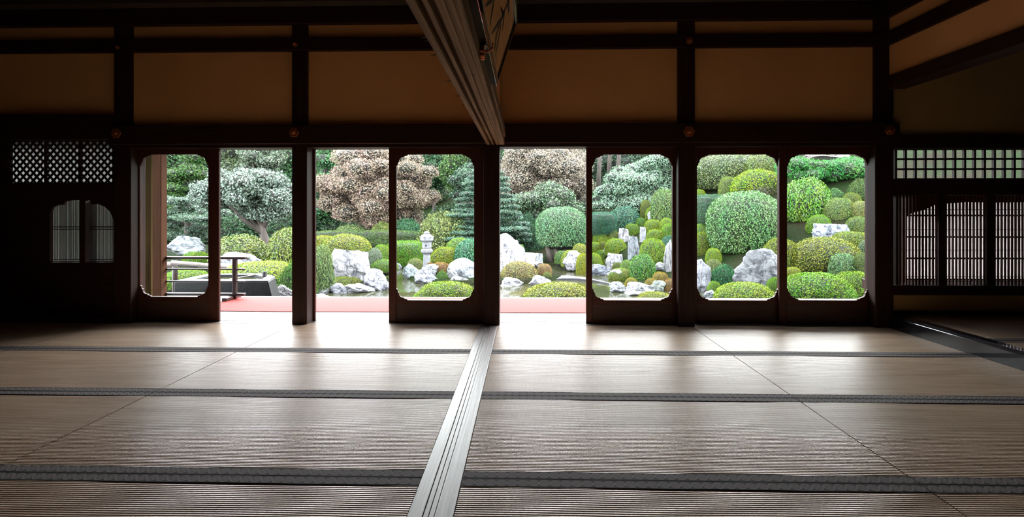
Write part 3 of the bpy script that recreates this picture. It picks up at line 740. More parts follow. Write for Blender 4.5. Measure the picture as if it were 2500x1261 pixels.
for k in range(n):
    q = (k + 1) % n; m.f += [(10 + k, 10 + q, 15 + q, 15 + k), (k, q, 10 + q, 10 + k), (5 + k, 15 + k, 15 + q, 5 + q)]
m.build('wet_rim_sheen', M['wetsheen'], t)
m = MB(); m.v = [(a, b, ZB - .035) for a, b in inner]; m.f = [tuple(range(n))]; m.build('water', M['water'], t)
t = thing('ladle', 'dark cup ladle with long handle lying on the basin rim', 'ladle', on(646, 680))
c = on(646, 676); MB().lathe([(.030, 0), (.038, .02), (.036, .085), (.040, .09), (.032, .09), (.028, .02)], (c.x, c.y, ZB + .003), 16).build('cup', M['brand'], t)
d_ = on(560, 684); MB().tube([(c.x, c.y, ZB + .07), (d_.x, d_.y, ZB + .022)], .007, 6).build('handle', M['handle'], t)

# ------------------------------------------------------------------ FOLIAGE
def rnd_unit(rng, n):
    v = rng.normal(size=(n, 3)); return v / np.linalg.norm(v, axis=1, keepdims=True)
def lownoise(p, s, seed):
    q = p * s + seed
    return (np.sin(q[:, 0] * 1.7 + np.sin(q[:, 1] * 1.3)) + np.sin(q[:, 1] * 2.1 + np.sin(q[:, 2] * 1.9)) + np.sin(q[:, 2] * 1.6 + np.sin(q[:, 0] * 2.3))) / 3
def leaf_quads(P, Nn, L, asp, tilt, rng):
    n = len(P); nn = Nn + tilt * rnd_unit(rng, n); nn /= np.linalg.norm(nn, axis=1, keepdims=True)
    t = np.cross(nn, rnd_unit(rng, n)); t /= np.linalg.norm(t, axis=1, keepdims=True) + 1e-9; b = np.cross(nn, t)
    Ls = (L * rng.uniform(.7, 1.3, n))[:, None]; Wd = Ls * asp
    v = np.stack([P + t * Ls * .5, P + b * Wd * .5 + nn * Wd * .2, P - t * Ls * .5, P - b * Wd * .5 + nn * Wd * .2], 1).reshape(-1, 3)
    f = np.arange(4 * n).reshape(-1, 4); tone = np.repeat(rng.uniform(0, 1, n), 4)
    return v, f, tone
def uv_quads(fn, nu=20, nvv=12):
    """closed-ish quad sphere grid: fn(unit dirs)->points"""
    th = np.linspace(0.02, math.pi - .02, nvv); ph = np.linspace(0, 2 * math.pi, nu, endpoint=False)
    T, Pp = np.meshgrid(th, ph, indexing='ij'); d = np.stack([np.sin(T) * np.cos(Pp), np.sin(T) * np.sin(Pp), np.cos(T)], -1).reshape(-1, 3)
    v = fn(d); i = np.arange(nvv - 1)[:, None] * nu + np.arange(nu)[None, :]; j = np.arange(nvv - 1)[:, None] * nu + (np.arange(nu)[None, :] + 1) % nu
    return v, np.stack([i, i + nu, j + nu, j], -1).reshape(-1, 4)
def bush_mesh(name, p, n, L, asp, tilt, rough, seed, mat, low=-.35, loose=0):
    rng = np.random.default_rng(seed)
    d = rnd_unit(rng, int(n * 1.6)); d = d[d[:, 2] > low][:n]
    def surf(d, k=1.0):
        r = (np.abs(d) ** p).sum(1) ** (-1 / p); r = r * (1 + rough * lownoise(d, 3.0, seed) + rough * .5 * lownoise(d, 7.0, seed + 3))
        q = d * r[:, None] * k; q[:, 2] = (q[:, 2] - low) / (1 - low); return q
    P = surf(d); P = P * (1 + rng.uniform(-.085 - loose, .01 + loose, len(P)))[:, None]
    nn = np.sign(d) * np.abs(d) ** (p - 1); nn /= np.linalg.norm(nn, axis=1, keepdims=True)
    v, f, tn = leaf_quads(P, nn, L, asp, tilt, rng)
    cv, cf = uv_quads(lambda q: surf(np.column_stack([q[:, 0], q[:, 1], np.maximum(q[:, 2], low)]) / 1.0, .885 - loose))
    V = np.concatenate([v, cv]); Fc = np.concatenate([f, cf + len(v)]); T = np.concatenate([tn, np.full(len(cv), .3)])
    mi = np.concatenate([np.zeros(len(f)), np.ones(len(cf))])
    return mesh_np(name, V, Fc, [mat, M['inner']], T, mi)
PR = {
    'az': [bush_mesh('azalea_foliage', 2.3, 10500, .052, .5, 1.0, .035, s, M['leaf']) for s in (1, 2, 3)],      # fine clipped azalea
    'near': [bush_mesh('azalea_foliage', 2.2, 15000, .050, .42, 1.15, .04, s, M['leaf']) for s in (4, 5)],
    'br': [bush_mesh('broadleaf_foliage', 2.3, 7500, .070, .52, .95, .05, s, M['leafg'], loose=.02) for s in (6, 7)],     # camellia
    'big': [bush_mesh('broadleaf_foliage', 2.6, 21000, .043, .5, 1.0, .03, s, M['leafg'], loose=.01, low=-.6) for s in (8,)],
    'ls': [bush_mesh('loose_foliage', 2.0, 7000, .080, .45, 1.2, .12, s, M['leaf'], loose=.07) for s in (9, 10)],
    'hd': [bush_mesh('hedge_foliage', 5.0, 26000, .036, .5, .9, .015, s, M['leaf'], low=-.6) for s in (11,)],
}
COL = dict(yg=(.26, .36, .035), y2=(.33, .36, .07), ol=(.17, .20, .055), gr=(.12, .23, .06), lg=(.22, .34, .09), te=(.07, .19, .115), dk=(.045, .095, .04), br=(.30, .19, .08),
           gy=(.20, .26, .17), bg=(.20, .33, .045), or_=(.32, .24, .07))
def sat(c, k=1.35):
    l = .3 * c[0] + .6 * c[1] + .1 * c[2]
    return tuple(max(.006, l + (v - l) * k) for v in c)
cnt = 0; LS = .34; RS = .28
def shrub(px, top, bot, wpx, kind, col, label, Y=None, dep=None, grp=None, cat='shrub', name='clipped_shrub', sink=.04):
    global cnt; cnt += 1
    rr = random.Random(cnt * 13)
    g = ground_at(px, bot) if Y is None else at(px, bot, Y)
    s = g.y / F
    if Y is not None: g.z = min(g.z, max(g.z, -9))
    w = wpx * s / 2; h = (bot - top) * s
    cy = g.y + w * .55; k = cy / g.y; w *= k; h = at(px, top, cy).z - g.z + sink; x = at(px, bot, cy).x
    me = PR[kind][cnt % len(PR[kind])]
    o = bpy.data.objects.new(name, me); C.objects.link(o)
    o.location = (x, cy, g.z - sink); o.scale = (w, dep if dep else w * rr.uniform(.85, 1.05), h); 
    if kind != 'hd': o.rotation_euler.z = 0 if (kind == 'hd') else rr.uniform(-.5, .5)
    c = COL[col] if isinstance(col, str) else col; f = rr.uniform(.88, 1.12)
    f *= LS; f *= 1.35 if kind == 'near' else (1.2 if kind == 'az' else 1.0); c = sat(c, 1.3 if kind in ('az', 'near', 'hd') else 1.3); o.color = (c[0] * f, c[1] * f, c[2] * f, 1)
    tag(o, label, cat, grp or 'clipped shrubs in the garden'); return o
# near row just beyond the veranda
NR = 'low azalea mounds just beyond the veranda'
shrub(1090, 687, 748, 156, 'near', 'yg', 'low yellow-green azalea mound framed by the door with the stone lantern', Y=8.7, grp=NR)
shrub(1366, 689, 752, 172, 'near', (.30, .34, .06), 'low yellow-green azalea mound showing in the central open gap', Y=8.7, grp=NR)
shrub(1600, 712, 752, 100, 'near', 'y2', 'low azalea mound under the waterfall view, only its top showing', Y=8.8, grp=NR)
shrub(1820, 688, 752, 138, 'near', 'yg', 'bright azalea mound below the grey boulder under the big round bush', Y=8.9, grp=NR)
shrub(1896, 676, 745, 56, 'near', (.16, .28, .04), 'narrow green azalea mound between the two rightmost glass doors', Y=9.4, grp=NR)
shrub(1992, 664, 752, 165, 'near', (.17, .30, .035), 'long dark-green azalea hedge mound at the foot of the rightmost door', Y=8.9, grp=NR)
shrub(2090, 662, 752, 120, 'near', (.19, .28, .06), 'rounded azalea mound at the right foot of the rightmost door', Y=9.3, grp=NR)
shrub(640, 637, 700, 200, 'near', 'yg', 'wide low yellow-green azalea behind the water basin', Y=10.2, grp=NR)
shrub(455, 657, 700, 120, 'near', 'bg', 'low green azalea behind the pale log rail', Y=10.4, grp=NR)
shrub(725, 640, 745, 90, 'ls', 'gr', 'dark leafy shrub at the right end of the water basin', Y=9.6, cat='shrub', name='leafy_shrub')
# left side
LG = 'rounded shrubs on the left bank'
shrub(585, 575, 660, 132, 'br', (.20, .27, .07), 'round leafy shrub with yellowish top under the left tree', Y=13, grp=LG)
shrub(716, 557, 660, 118, 'br', (.23, .30, .08), 'round yellow-tipped shrub behind the second pillar', Y=12.5, grp=LG)
shrub(786, 606, 702, 54, 'ls', (.24, .33, .15), 'loose twiggy shrub left of the big pale stone', Y=11.6, name='leafy_shrub', grp=LG)
shrub(477, 612, 640, 56, 'az', 'bg', 'small bright shrub above the rail at left', Y=14, grp=LG)
shrub(846, 571, 622, 116, 'az', (.27, .32, .08), 'broad yellowish shrub behind the big pale stone', Y=15, grp=LG)
shrub(790, 574, 612, 70, 'az', 'y2', 'yellow shrub left behind the big pale stone', Y=16, grp=LG)
shrub(931, 596, 640, 44, 'az', 'bg', 'small bright rounded shrub right of the big pale stone', Y=15, grp=LG)
shrub(938, 632, 660, 66, 'az', (.14, .24, .04), 'dark green low shrub by the pond edge right of the big pale stone', Y=13.6, grp=LG)
shrub(914, 606, 650, 38, 'br', 'gy', 'small grey-green shrub against the right side of the big pale stone', Y=13.8, grp=LG)
shrub(843, 674, 706, 92, 'az', (.20, .24, .05), 'flat mossy shrub in front of the big pale stone', Y=12.4, grp=LG)
# hedges
def hedge(px0, px1, top, bot, Y, dep, col, label):
    o = shrub((px0 + px1) / 2, top, bot, px1 - px0, 'hd', col, label, Y=Y, dep=dep, grp='straight clipped hedges', cat='hedge', name='clipped_hedge'); return o
hedge(745, 1040, 562, 600, 20.5, .6, (.12, .19, .06), 'long straight dark hedge beyond the pond at left')
hedge(948, 1032, 588, 643, 17, .7, (.19, .36, .03), 'bright green block hedge left of the stone lantern')
hedge(1440, 1500, 517, 566, 20, .8, 'te', 'dark clipped hedge behind the waterfall shrubs')
hedge(1694, 1765, 475, 535, 17, .8, (.06, .15, .07), 'dark clipped hedge left of the big round bush')
# lantern group
CG = 'shrubs around the pond island'
shrub(1085, 524, 606, 128, 'ls', (.27, .32, .13), 'large pale feathery shrub behind the stone lantern', Y=19.5, name='leafy_shrub', grp=CG)
shrub(1087, 602, 652, 74, 'az', (.28, .33, .06), 'round yellow-olive shrub right of the stone lantern', Y=15.8, grp=CG)
shrub(1124, 580, 622, 74, 'az', 'lg', 'pale round shrub behind the olive one near the lantern', Y=17.5, grp=CG)
shrub(1152, 584, 650, 84, 'br', (.10, .27, .14), 'blue-green round shrub at the right side of the lantern door', Y=15.6, grp=CG)
shrub(1075, 639, 680, 54, 'az', 'br', 'russet clipped shrub in front of the lantern', Y=14.2, grp=CG)
shrub(1051, 640, 668, 28, 'az', 'br', 'small russet shrub touching the lantern post', Y=14.7, grp=CG)
shrub(1014, 630, 668, 44, 'az', (.26, .30, .12), 'low mossy shrub left of the lantern base', Y=15.4, grp=CG)
shrub(1079, 662, 690, 34, 'ls', 'gr', 'small leafy fern in front of the russet shrub', Y=13.6, name='fern', cat='fern')
shrub(1268, 638, 692, 92, 'az', (.34, .30, .13), 'wide yellow-brown shrub in front of the white boulder', Y=14, grp=CG)
shrub(1329, 643, 670, 38, 'az', (.34, .24, .12), 'small reddish dome shrub right of the yellow-brown one', Y=14.4, grp=CG)
shrub(1336, 663, 684, 24, 'az', 'ol', 'tiny olive shrub at the left end of the stone bridge', Y=13.9, grp=CG)
shrub(1290, 527, 614, 70, 'ls', (.05, .12, .06), 'dark conical bush left of the mushroom shaped bush', Y=21, name='leafy_shrub', grp=CG)
shrub(1371, 505, 598, 124, 'big', (.15, .30, .14), 'large mushroom shaped broadleaf bush on short trunks', Y=17.5, grp=CG, sink=0)
shrub(1371, 612, 640, 34, 'br', 'gr', 'small dark bush under the mushroom shaped bush', Y=16.5, grp=CG)
shrub(1392, 610, 648, 46, 'az', (.26, .32, .09), 'yellow-green shrub at the far pond edge', Y=16.2, grp=CG)
shrub(1416, 594, 634, 40, 'az', (.28, .31, .09), 'round olive shrub right of the mushroom shaped bush', Y=16.8, grp=CG)
shrub(1424, 618, 668, 36, 'az', 'y2', 'tall yellowish shrub at the left edge of the third glass door', Y=15.4, grp=CG)
shrub(1273, 596, 612, 14, 'br', 'gr', 'tiny bush beside the square stone', Y=17, grp=CG)
# behind hedge left
shrub(855, 551, 580, 70, 'ls', (.25, .33, .15), 'pale shrub peeping over the long hedge', Y=22.5, name='leafy_shrub', grp=LG)
shrub(935, 543, 580, 60, 'ls', (.27, .34, .12), 'yellowish shrub peeping over the long hedge at its middle', Y=22.5, name='leafy_shrub', grp=LG)
shrub(990, 537, 580, 70, 'ls', (.12, .27, .14), 'green shrub peeping over the right end of the long hedge', Y=23, name='leafy_shrub', grp=LG)
# waterfall area
WG = 'clipped shrubs around the waterfall'
L2 = [
 (1620, 462, 538, 62, 'br', (.17, .26, .09), 'leafy shrub at the upper right of the third door', 21),
 (1576, 487, 528, 25, 'az', 'ol', 'small upright olive shrub under the blue-green pine', 21.5),
 (1594, 504, 534, 36, 'az', 'yg', 'small yellow shrub below the upright olive one', 20.5),
 (1525, 505, 562, 74, 'br', 'te', 'dark teal round bush above the waterfall', 20),
 (1594, 535, 566, 42, 'az', (.22, .29, .06), 'dome shrub above right of the waterfall slab', 18.6),
 (1627, 532, 560, 34, 'az', 'yg', 'small bright dome at the right edge above the waterfall', 19),
 (1634, 545, 580, 40, 'az', 'bg', 'bright green dome at the right edge of the third door', 17.8),
 (1543, 545, 574, 36, 'az', (.20, .31, .04), 'small bright shrub directly above the waterfall slab', 19),
 (1564, 531, 552, 30, 'az', (.13, .25, .05), 'small green shrub right below the teal bush', 19.4),
 (1488, 554, 580, 40, 'az', 'yg', 'small yellow-green dome left of the upper pale rock', 19),
 (1468, 566, 596, 42, 'az', 'yg', 'yellow-green dome at the left of the waterfall group', 18.2),
 (1499, 563, 592, 32, 'az', 'ol', 'olive dome between two brighter ones left of the waterfall', 18.4),
 (1600, 559, 588, 44, 'az', 'yg', 'low yellow-green dome right of the upright pale stone', 17.6),
 (1503, 581, 622, 52, 'az', 'yg', 'bright round shrub just left of the waterfall slab', 17),
 (1452, 590, 620, 42, 'az', 'yg', 'yellow-green shrub at the left edge of the third door', 17),
 (1473, 588, 612, 24, 'az', (.25, .28, .05), 'narrow olive shrub beside the left edge shrub', 17.2),
 (1468, 609, 640, 32, 'az', 'bg', 'small bright dome above the blue-grey rock', 16),
 (1451, 617, 660, 40, 'az', 'yg', 'tall yellow-green shrub left of the small bright dome', 15.6),
 (1594, 581, 645, 66, 'az', (.22, .32, .06), 'tall light green dome right of the waterfall', 15.8),
 (1632, 576, 615, 36, 'br', 'te', 'blue-green shrub at the right edge behind the tall dome', 16.6),
 (1530, 634, 668, 34, 'az', 'lg', 'pale shrub squeezed left of the round green bush', 14.8),
 (1568, 622, 680, 64, 'br', (.13, .28, .07), 'dense round green bush in front of the waterfall', 14),
 (1642, 590, 632, 34, 'az', 'yg', 'yellow dome on top of the tall pale rock at the third door', 14.2),
 (1518, 654, 682, 66, 'az', (.22, .28, .04), 'mossy mound with a pale rock set in it', 14),
 (1612, 663, 696, 40, 'az', 'or_', 'orange-green dome shrub on the bank under the round green bush', 12.8),
 (1592, 679, 706, 38, 'az', 'or_', 'lower orange-green dome at the pond bank', 12.4),
 (1541, 677, 704, 34, 'az', (.30, .27, .07), 'small orange dome at the right end of the bridge', 12.6),
 (1638, 680, 712, 38, 'az', 'br', 'russet shrub at the lower right edge of the third door', 12),
 (1508, 640, 660, 26, 'az', 'ol', 'tiny shrub beside the white mottled rock', 15),
 (1482, 632, 655, 22, 'az', 'ol', 'small olive tuft left of the white mottled rock', 15.4),
]
for px, tp, bt, wd, kd, cl, lb, Y in L2: shrub(px, tp, bt, wd, kd, cl, lb, grp=WG)
HG = 'clipped shrubs on the right hillside'
L3 = [
 (1775, 378, 456, 170, 'big', (.15, .20, .075), 'tall olive hedge mass at the top of the fourth door', 21.5),
 (1875, 376, 440, 110, 'big', (.17, .22, .06), 'tall olive hedge mass at the upper right of the fourth door', 22.5),
 (1850, 414, 478, 122, 'az', (.27, .38, .035), 'bright yellow-green mound high in the fourth door', 19.5),
 (1779, 431, 480, 50, 'az', (.20, .26, .08), 'pale round shrub left of the bright high mound', 19.4),
 (1862, 446, 480, 84, 'br', (.14, .15, .07), 'brownish flat shrub under the bright high mound', 18.2),
 (1708, 462, 484, 30, 'az', 'yg', 'tiny yellow shrub above the dark hedge at the fourth door', 19),
 (1724, 522, 552, 38, 'az', 'ol', 'small olive shrub left of the big round bush', 16.4),
 (1717, 543, 580, 42, 'az', 'lg', 'light green shrub left of the big round bush', 15.6),
 (1714, 566, 620, 44, 'az', (.22, .28, .04), 'yellow-olive shrub at the left edge of the fourth door', 14.8),
 (1742, 605, 640, 38, 'az', 'yg', 'small yellow-green ball under the big round bush', 13.4),
 (1743, 633, 672, 42, 'br', (.20, .24, .08), 'twiggy pale shrub under the small yellow-green ball', 12.8),
 (1768, 650, 700, 58, 'ls', (.06, .20, .08), 'dark green spreading shrub left of the grey boulder', 12.2),
 (1759, 668, 706, 46, 'az', (.16, .21, .05), 'low olive shrub below the dark spreading shrub', 11.8),
 (1744, 686, 722, 34, 'az', 'bg', 'small bright shrub at the bottom left of the fourth door', 11.2),
 (1906, 580, 662, 88, 'az', (.20, .24, .045), 'large olive dome behind the frame between the two right doors', 12.6),
 (1968, 437, 536, 106, 'br', (.15, .30, .06), 'big wild broadleaf bush on the left of the rightmost door', 17.5),
 (2050, 482, 534, 64, 'az', (.19, .26, .09), 'pale round shrub above the blue-grey hillside rock', 16),
 (2079, 470, 504, 42, 'az', (.17, .22, .03), 'small olive ball behind the pale round shrub', 17.6),
 (2037, 462, 494, 50, 'ls', (.11, .22, .08), 'leafy green tuft above the pale round shrub', 17.4),
 (2104, 490, 526, 46, 'az', (.24, .26, .10), 'yellowish shrub at the right edge of the rightmost door', 16.8),
 (1999, 524, 566, 54, 'az', (.15, .26, .03), 'green dome left above the blue-grey hillside rock', 14.8),
 (2098, 528, 570, 62, 'az', (.15, .21, .06), 'dark round shrub right of the blue-grey hillside rock', 14.8),
 (2078, 564, 608, 88, 'az', (.18, .23, .03), 'wide olive dome right below the blue-grey hillside rock', 13.6),
 (2014, 578, 658, 154, 'az', (.22, .24, .06), 'very wide brown-green mound in the middle of the rightmost door', 12.2),
 (2060, 619, 672, 64, 'br', (.17, .29, .12), 'pale loose shrub in front of the very wide mound', 11.4),
 (2110, 616, 672, 46, 'az', (.14, .19, .06), 'dark shrub at the right edge beside the pale loose one', 11.8),
 (1936, 651, 676, 38, 'az', 'y2', 'tiny yellowish shrub above the long dark azalea mound', 11),
 (2120, 585, 622, 40, 'br', (.18, .26, .13), 'pale leafy shrub at the right edge above the dark one', 13),
 (2103, 440, 486, 60, 'ls', (.10, .16, .05), 'dusky wild shrub under the pine branch at right', 19.5),
]
for px, tp, bt, wd, kd, cl, lb, Y in L3: shrub(px, tp, bt, wd, kd, cl, lb, grp=HG)
shrub(1817, 468, 612, 168, 'big', (.17, .32, .12), 'biggest round broadleaf bush, at the centre of the fourth door', grp=HG, sink=0)

# ------------------------------------------------------------------ rocks
def rock_mesh(seed, nplanes=14, lv=.10, boxy=False):
    rg = random.Random(seed); pl = []
    if boxy:
        for v, d_ in (((1, .1, .12), .80), ((-1, .15, .10), .82), ((.1, -1, .15), .7), ((0, 1, .1), .7), ((.08, .1, 1), .72), ((.6, -.5, .6), .98), ((-.5, -.6, .5), .95)):
            pl.append((Vector(v).normalized(), d_ * rg.uniform(.95, 1.05)))
        nplanes = 2
    for _ in range(nplanes):
        v = Vector((rg.gauss(0, 1), rg.gauss(0, 1), rg.gauss(0, .8))).normalized(); pl.append((v, rg.uniform(.68, 1.0)))
    def fn(d):
        out = []
        for q in d:
            q = Vector(q); r = 1.25
            for v, dd in pl:
                c = q.dot(v)
                if c > .05: r = min(r, dd / c)
            r *= 1 + lv * noise.fractal(q * 2.2 + Vector((seed, 0, 0)), .9, 2.1, 5)
            out.append((q.x * r, q.y * r, (q.z * r + .75) / 1.6))
        return np.array(out)
    v, f = uv_quads(fn, 48, 34); return mesh_np('rock_surface', v, f, [M['rock']], smooth=False)
RM = [rock_mesh(s, 11, .16) for s in (11, 12, 13, 14, 15)] + [rock_mesh(20, 5, .05), rock_mesh(31, lv=.15, boxy=True), rock_mesh(32, lv=.16, boxy=True)]
rcnt = 0
def rock(px, top, bot, wpx, Y, label, col=(.62, .62, .64), idx=None, grp='garden rocks', dep=1.0, name='rock'):
    global rcnt; rcnt += 1; rr = random.Random(rcnt * 7)
    if px > 1440: Y = ground_at(px, bot - .12 * (bot - top)).y
    cy = Y; g = at(px, bot, cy); hgt = (bot - top) * cy / F
    o = bpy.data.objects.new(name, RM[rcnt % 5 if idx is None else idx]); C.objects.link(o)
    o.location = (g.x, cy, g.z - .05 * hgt); w_ = wpx * cy / F / 2
    o.scale = (w_ * 1.05, w_ * .8 * dep, hgt * 1.08); o.rotation_euler.z = rr.uniform(-.3, .3); o.color = (col[0] * RS, col[1] * RS, col[2] * RS, 1)
    tag(o, label, 'rock', grp); return o
Wt = (.80, .79, .80); Gy = (.50, .51, .54); Bl = (.34, .36, .44)
rock(858, 607, 680, 100, 13.0, 'largest pale mottled stone standing by the pond at left', Wt, 6)
rock(918, 668, 707, 62, 12.2, 'rounded pale stone at the pond edge right of the largest stone', (.68, .68, .74), 1)
rock(787, 698, 719, 44, 11.7, 'low pale shore stone at the left edge of the second gap', (.7, .7, .73), 2)
rock(826, 695, 720, 42, 11.7, 'squat grey shore stone in front of the flat mossy shrub', (.6, .61, .66), 3)
rock(874, 697, 716, 66, 11.8, 'long flat pale shore stone in front of the flat mossy shrub', (.72, .72, .75), 4)
rock(907, 664, 680, 34, 13.2, 'small pale stone tucked between the two big left stones', Gy, 0)
rock(455, 586, 620, 92, 14.5, 'flat topped grey rock seen through the leftmost door', (.45, .48, .50), 1)
rock(575, 624, 660, 100, 11.5, 'pale stone behind the dark barrier rail', (.72, .74, .78), 2)
rock(690, 700, 730, 40, 9.2, 'rough stone at the right foot of the water basin', (.45, .42, .42), 3)
rock(785, 720, 735, 40, 9.6, 'flat stone just beyond the carpet at the second gap', (.7, .68, .68), 4)
rock(1038, 667, 695, 60, 13.4, 'grey fissured rock on the water in front of the lantern', (.58, .58, .66), 1)
rock(1135, 640, 678, 66, 14.2, 'large smooth pale rock right of the russet shrub', (.72, .76, .80), 5)
rock(1003, 650, 684, 40, 14.2, 'pale stepped rock left of the lantern at the water', (.62, .70, .72), 3)
rock(1107, 662, 684, 28, 13.8, 'small white rock between the russet shrub and smooth rock', Wt, 4)
rock(1050, 650, 672, 40, 14.0, 'low rock at the foot of the lantern', (.7, .7, .72), 0)
rock(968, 645, 662, 24, 16.4, 'small dark rock under the bright block hedge', Gy, 2)
rock(1120, 676, 692, 40, 13.4, 'row of small stones end below the smooth pale rock', (.66, .66, .64), 3)
rock(1238, 589, 655, 74, 16.0, 'big rounded white boulder left in the central gap', (.95, .93, .93), 5)
rock(1256, 584, 616, 24, 17.0, 'small square pale stone behind the white boulder', (.70, .80, .80), 6)
rock(1227, 636, 672, 44, 15.0, 'white stone under the big rounded boulder', (.92, .90, .90), 0)
rock(1317, 617, 646, 18, 16.5, 'upright pale stone post at the far shore', (.75, .82, .82), 7)
rock(1293, 625, 645, 50, 16.6, 'flat pinkish pale shore slab beside the stone post', (.92, .86, .80), 1)
rock(1247, 683, 704, 58, 13.0, 'long pale shore rock under the yellow-brown shrub', (.66, .66, .66), 2)
rock(1320, 676, 700, 44, 13.0, 'pointed pale rock by the left end of the bridge', (.72, .72, .76), 3)
rock(1397, 620, 650, 40, 16.0, 'white rock among yellow shrubs at the far pond edge', (.85, .83, .88), 0)
rock(1523, 557, 594, 28, 17.6, 'upper pinkish white rock left of the waterfall', (.88, .82, .84), 6)
rock(1569, 553, 594, 16, 17.4, 'slim upright white rock right of the waterfall', (.85, .85, .90), 7)
rock(1546, 576, 630, 28, 17.2, 'grey upright waterfall slab', (.50, .53, .58), 6)
rock(1501, 618, 660, 44, 15.0, 'white mottled rock below the waterfall', (.88, .86, .88), 7)
rock(1481, 606, 624, 20, 16.4, 'small white rock above the white mottled one', (.85, .85, .87), 0)
rock(1465, 649, 674, 50, 14.6, 'blue-grey rock at the pond by the third door', Bl, 3)
rock(1514, 662, 682, 46, 13.6, 'pale rock set into the mossy mound', (.7, .72, .72), 4)
rock(1508, 694, 716, 48, 12.0, 'rough pale shore rock at the right end of the bridge', (.62, .64, .66), 1)
rock(1562, 696, 722, 74, 11.9, 'long pale shore rock under the orange domes', (.72, .72, .74), 2)
rock(1606, 690, 712, 40, 12.2, 'grey green shore stone right of the long shore rock', (.5, .56, .48), 0)
rock(1637, 606, 668, 24, 13.6, 'tall pale rock at the right edge of the third door', (.72, .70, .70), 4)
rock(1616, 643, 660, 34, 14.6, 'flat pale stone between the domes of the third door', (.8, .8, .82), 3)
rock(1594, 521, 540, 30, 19.8, 'small pale stone high above the waterfall', (.8, .8, .84), 1)
rock(1600, 484, 512, 20, 21.5, 'pointed white stone beside the upright olive shrub', (.8, .82, .84), 0)
rock(1714, 652, 718, 46, 11.6, 'tall pale rock at the left edge of the fourth door', (.74, .73, .80), 2)
rock(1846, 630, 706, 104, 11.6, 'broad grey fissured boulder under the big round bush', (.36, .36, .38), 0)
rock(2026, 546, 592, 80, 14.0, 'blue-grey angular rock on the right hillside', (.58, .62, .74), 7)
rock(1738, 714, 734, 30, 10.6, 'small pale stone at the bottom of the fourth door', (.66, .72, .80), 4)
rock(2020, 376, 394, 120, 22.5, 'long pale ledge stone at the top of the rightmost door', (.62, .56, .48), 1)
rock(2037, 376, 388, 26, 21.6, 'small white block at the top of the rightmost door', (.95, .95, .98), 5)
# gravel bank
gb = MB(); gp = at(1283, 622, 16.6)

gb.prism([(gp.x + .5 * math.cos(k * .523) * (1 + .1 * math.sin(k * 2)), 17.0 + .8 * math.sin(k * .523)) for k in range(12)], 'z', -.72, at(1285, 617, 17.5).z)
o = gb.build('gravel_bank', M['gravel'], bevel=.05); tag(o, 'pale gravel bank beside the white boulder', kind='structure')

# stone bridge
t = thing('stone_bridge', 'thin arched grey slab bridge over the pond', 'bridge', at(1430, 690, 13))
br_px = [(1343, 677, 14.3), (1365, 675, 14.3), (1395, 675, 14.2), (1425, 678, 14.0), (1437, 679, 13.9), (1450, 682, 13.8), (1480, 688, 13.3), (1505, 694, 12.9), (1530, 701, 12.5)]
def slabp(seq, nm):
    m = MB()
    for px, py, Y in seq:
        p = at(px, py, Y); q = at(px, py, Y); m.v += [(p.x - .10, p.y + .32, p.z), (p.x + .10, p.y - .32, p.z), (p.x + .10, p.y - .32, p.z - .085), (p.x - .10, p.y + .32, p.z - .085)]
    for k in range(len(seq) - 1):
        i = 4 * k; m.f += [(i + j, i + (j + 1) % 4, i + 4 + (j + 1) % 4, i + 4 + j) for j in range(4)]
    e = 4 * (len(seq) - 1); m.f += [(0, 1, 2, 3), (e, e + 1, e + 2, e + 3)]
    m.build(nm, M['bridge'], t, bevel=.01)
M['bridge'] = simple('bridge_stone', (.011, .0115, .014), (.026, .027, .031), .7, (6, 6, 6), .3, .3)
slabp(br_px[:5], 'slab'); slabp([(1438.5, 679.5, 13.88)] + br_px[5:], 'slab')

# lantern
lp = at(1042, 658, 14.9); u = 14.9 / F
t = thing('stone_lantern', 'pale stone garden lantern standing at the pond', 'lantern', lp)
def lz(py): return (658 - py) * u
c = (lp.x, lp.y, lp.z)
MB().lathe([(13 * u, -.1), (13 * u, lz(654)), (10 * u, lz(650))], c, 6, .3).build('base', M['palestone'], t)
MB().lathe([(9.2 * u, lz(652)), (8.6 * u, lz(620))], c, 12).build('post', M['palestone'], t)
MB().lathe([(9 * u, lz(620)), (14.5 * u, lz(615)), (15 * u, lz(609)), (12 * u, lz(606.5))], c, 6, .3).build('platform', M['palestone'], t, bevel=.01)
MB().lathe([(10 * u, lz(607)), (11.5 * u, lz(603)), (11.5 * u, lz(592)), (11 * u, lz(589.5))], c, 6, .3).build('fire_box', M['palestone'], t)
q = Vector(c); wdir = Vector((-.1, -1, 0)).normalized()
m = MB(); m.tube([q + Vector((0, -9.2 * u, lz(598))), q + Vector((0, -11.4 * u, lz(598)))], 2.2 * u, 8); m.build('painted_window_dark', M['ink'], t)  # solid black plug paints the darkness inside the lantern window
MB().lathe([(10 * u, lz(590)), (14.5 * u, lz(588.5)), (16.5 * u, lz(585)), (16 * u, lz(577)), (12 * u, lz(573)), (7 * u, lz(570))], c, 6, .3).build('roof', M['palestone'], t, bevel=.012)
for k in range(6):
    a = .3 + k * math.pi / 3; p = q + Vector((math.cos(a) * 15.5 * u, math.sin(a) * 15.5 * u, lz(579)))
    MB().tube([p - Vector((math.cos(a) * 3 * u, math.sin(a) * 3 * u, 0)), p + Vector((math.cos(a) * 2.2 * u, math.sin(a) * 2.2 * u, 2.4 * u))], [2.8 * u, 1.2 * u], 8).build('roof_corner', M['palestone'], t)
MB().lathe([(6 * u, lz(570.5)), (7.6 * u, lz(568)), (6.4 * u, lz(565.5)), (2.5 * u, lz(563.5)), (.5 * u, lz(562.5))], c, 12).build('finial', M['palestone'], t)

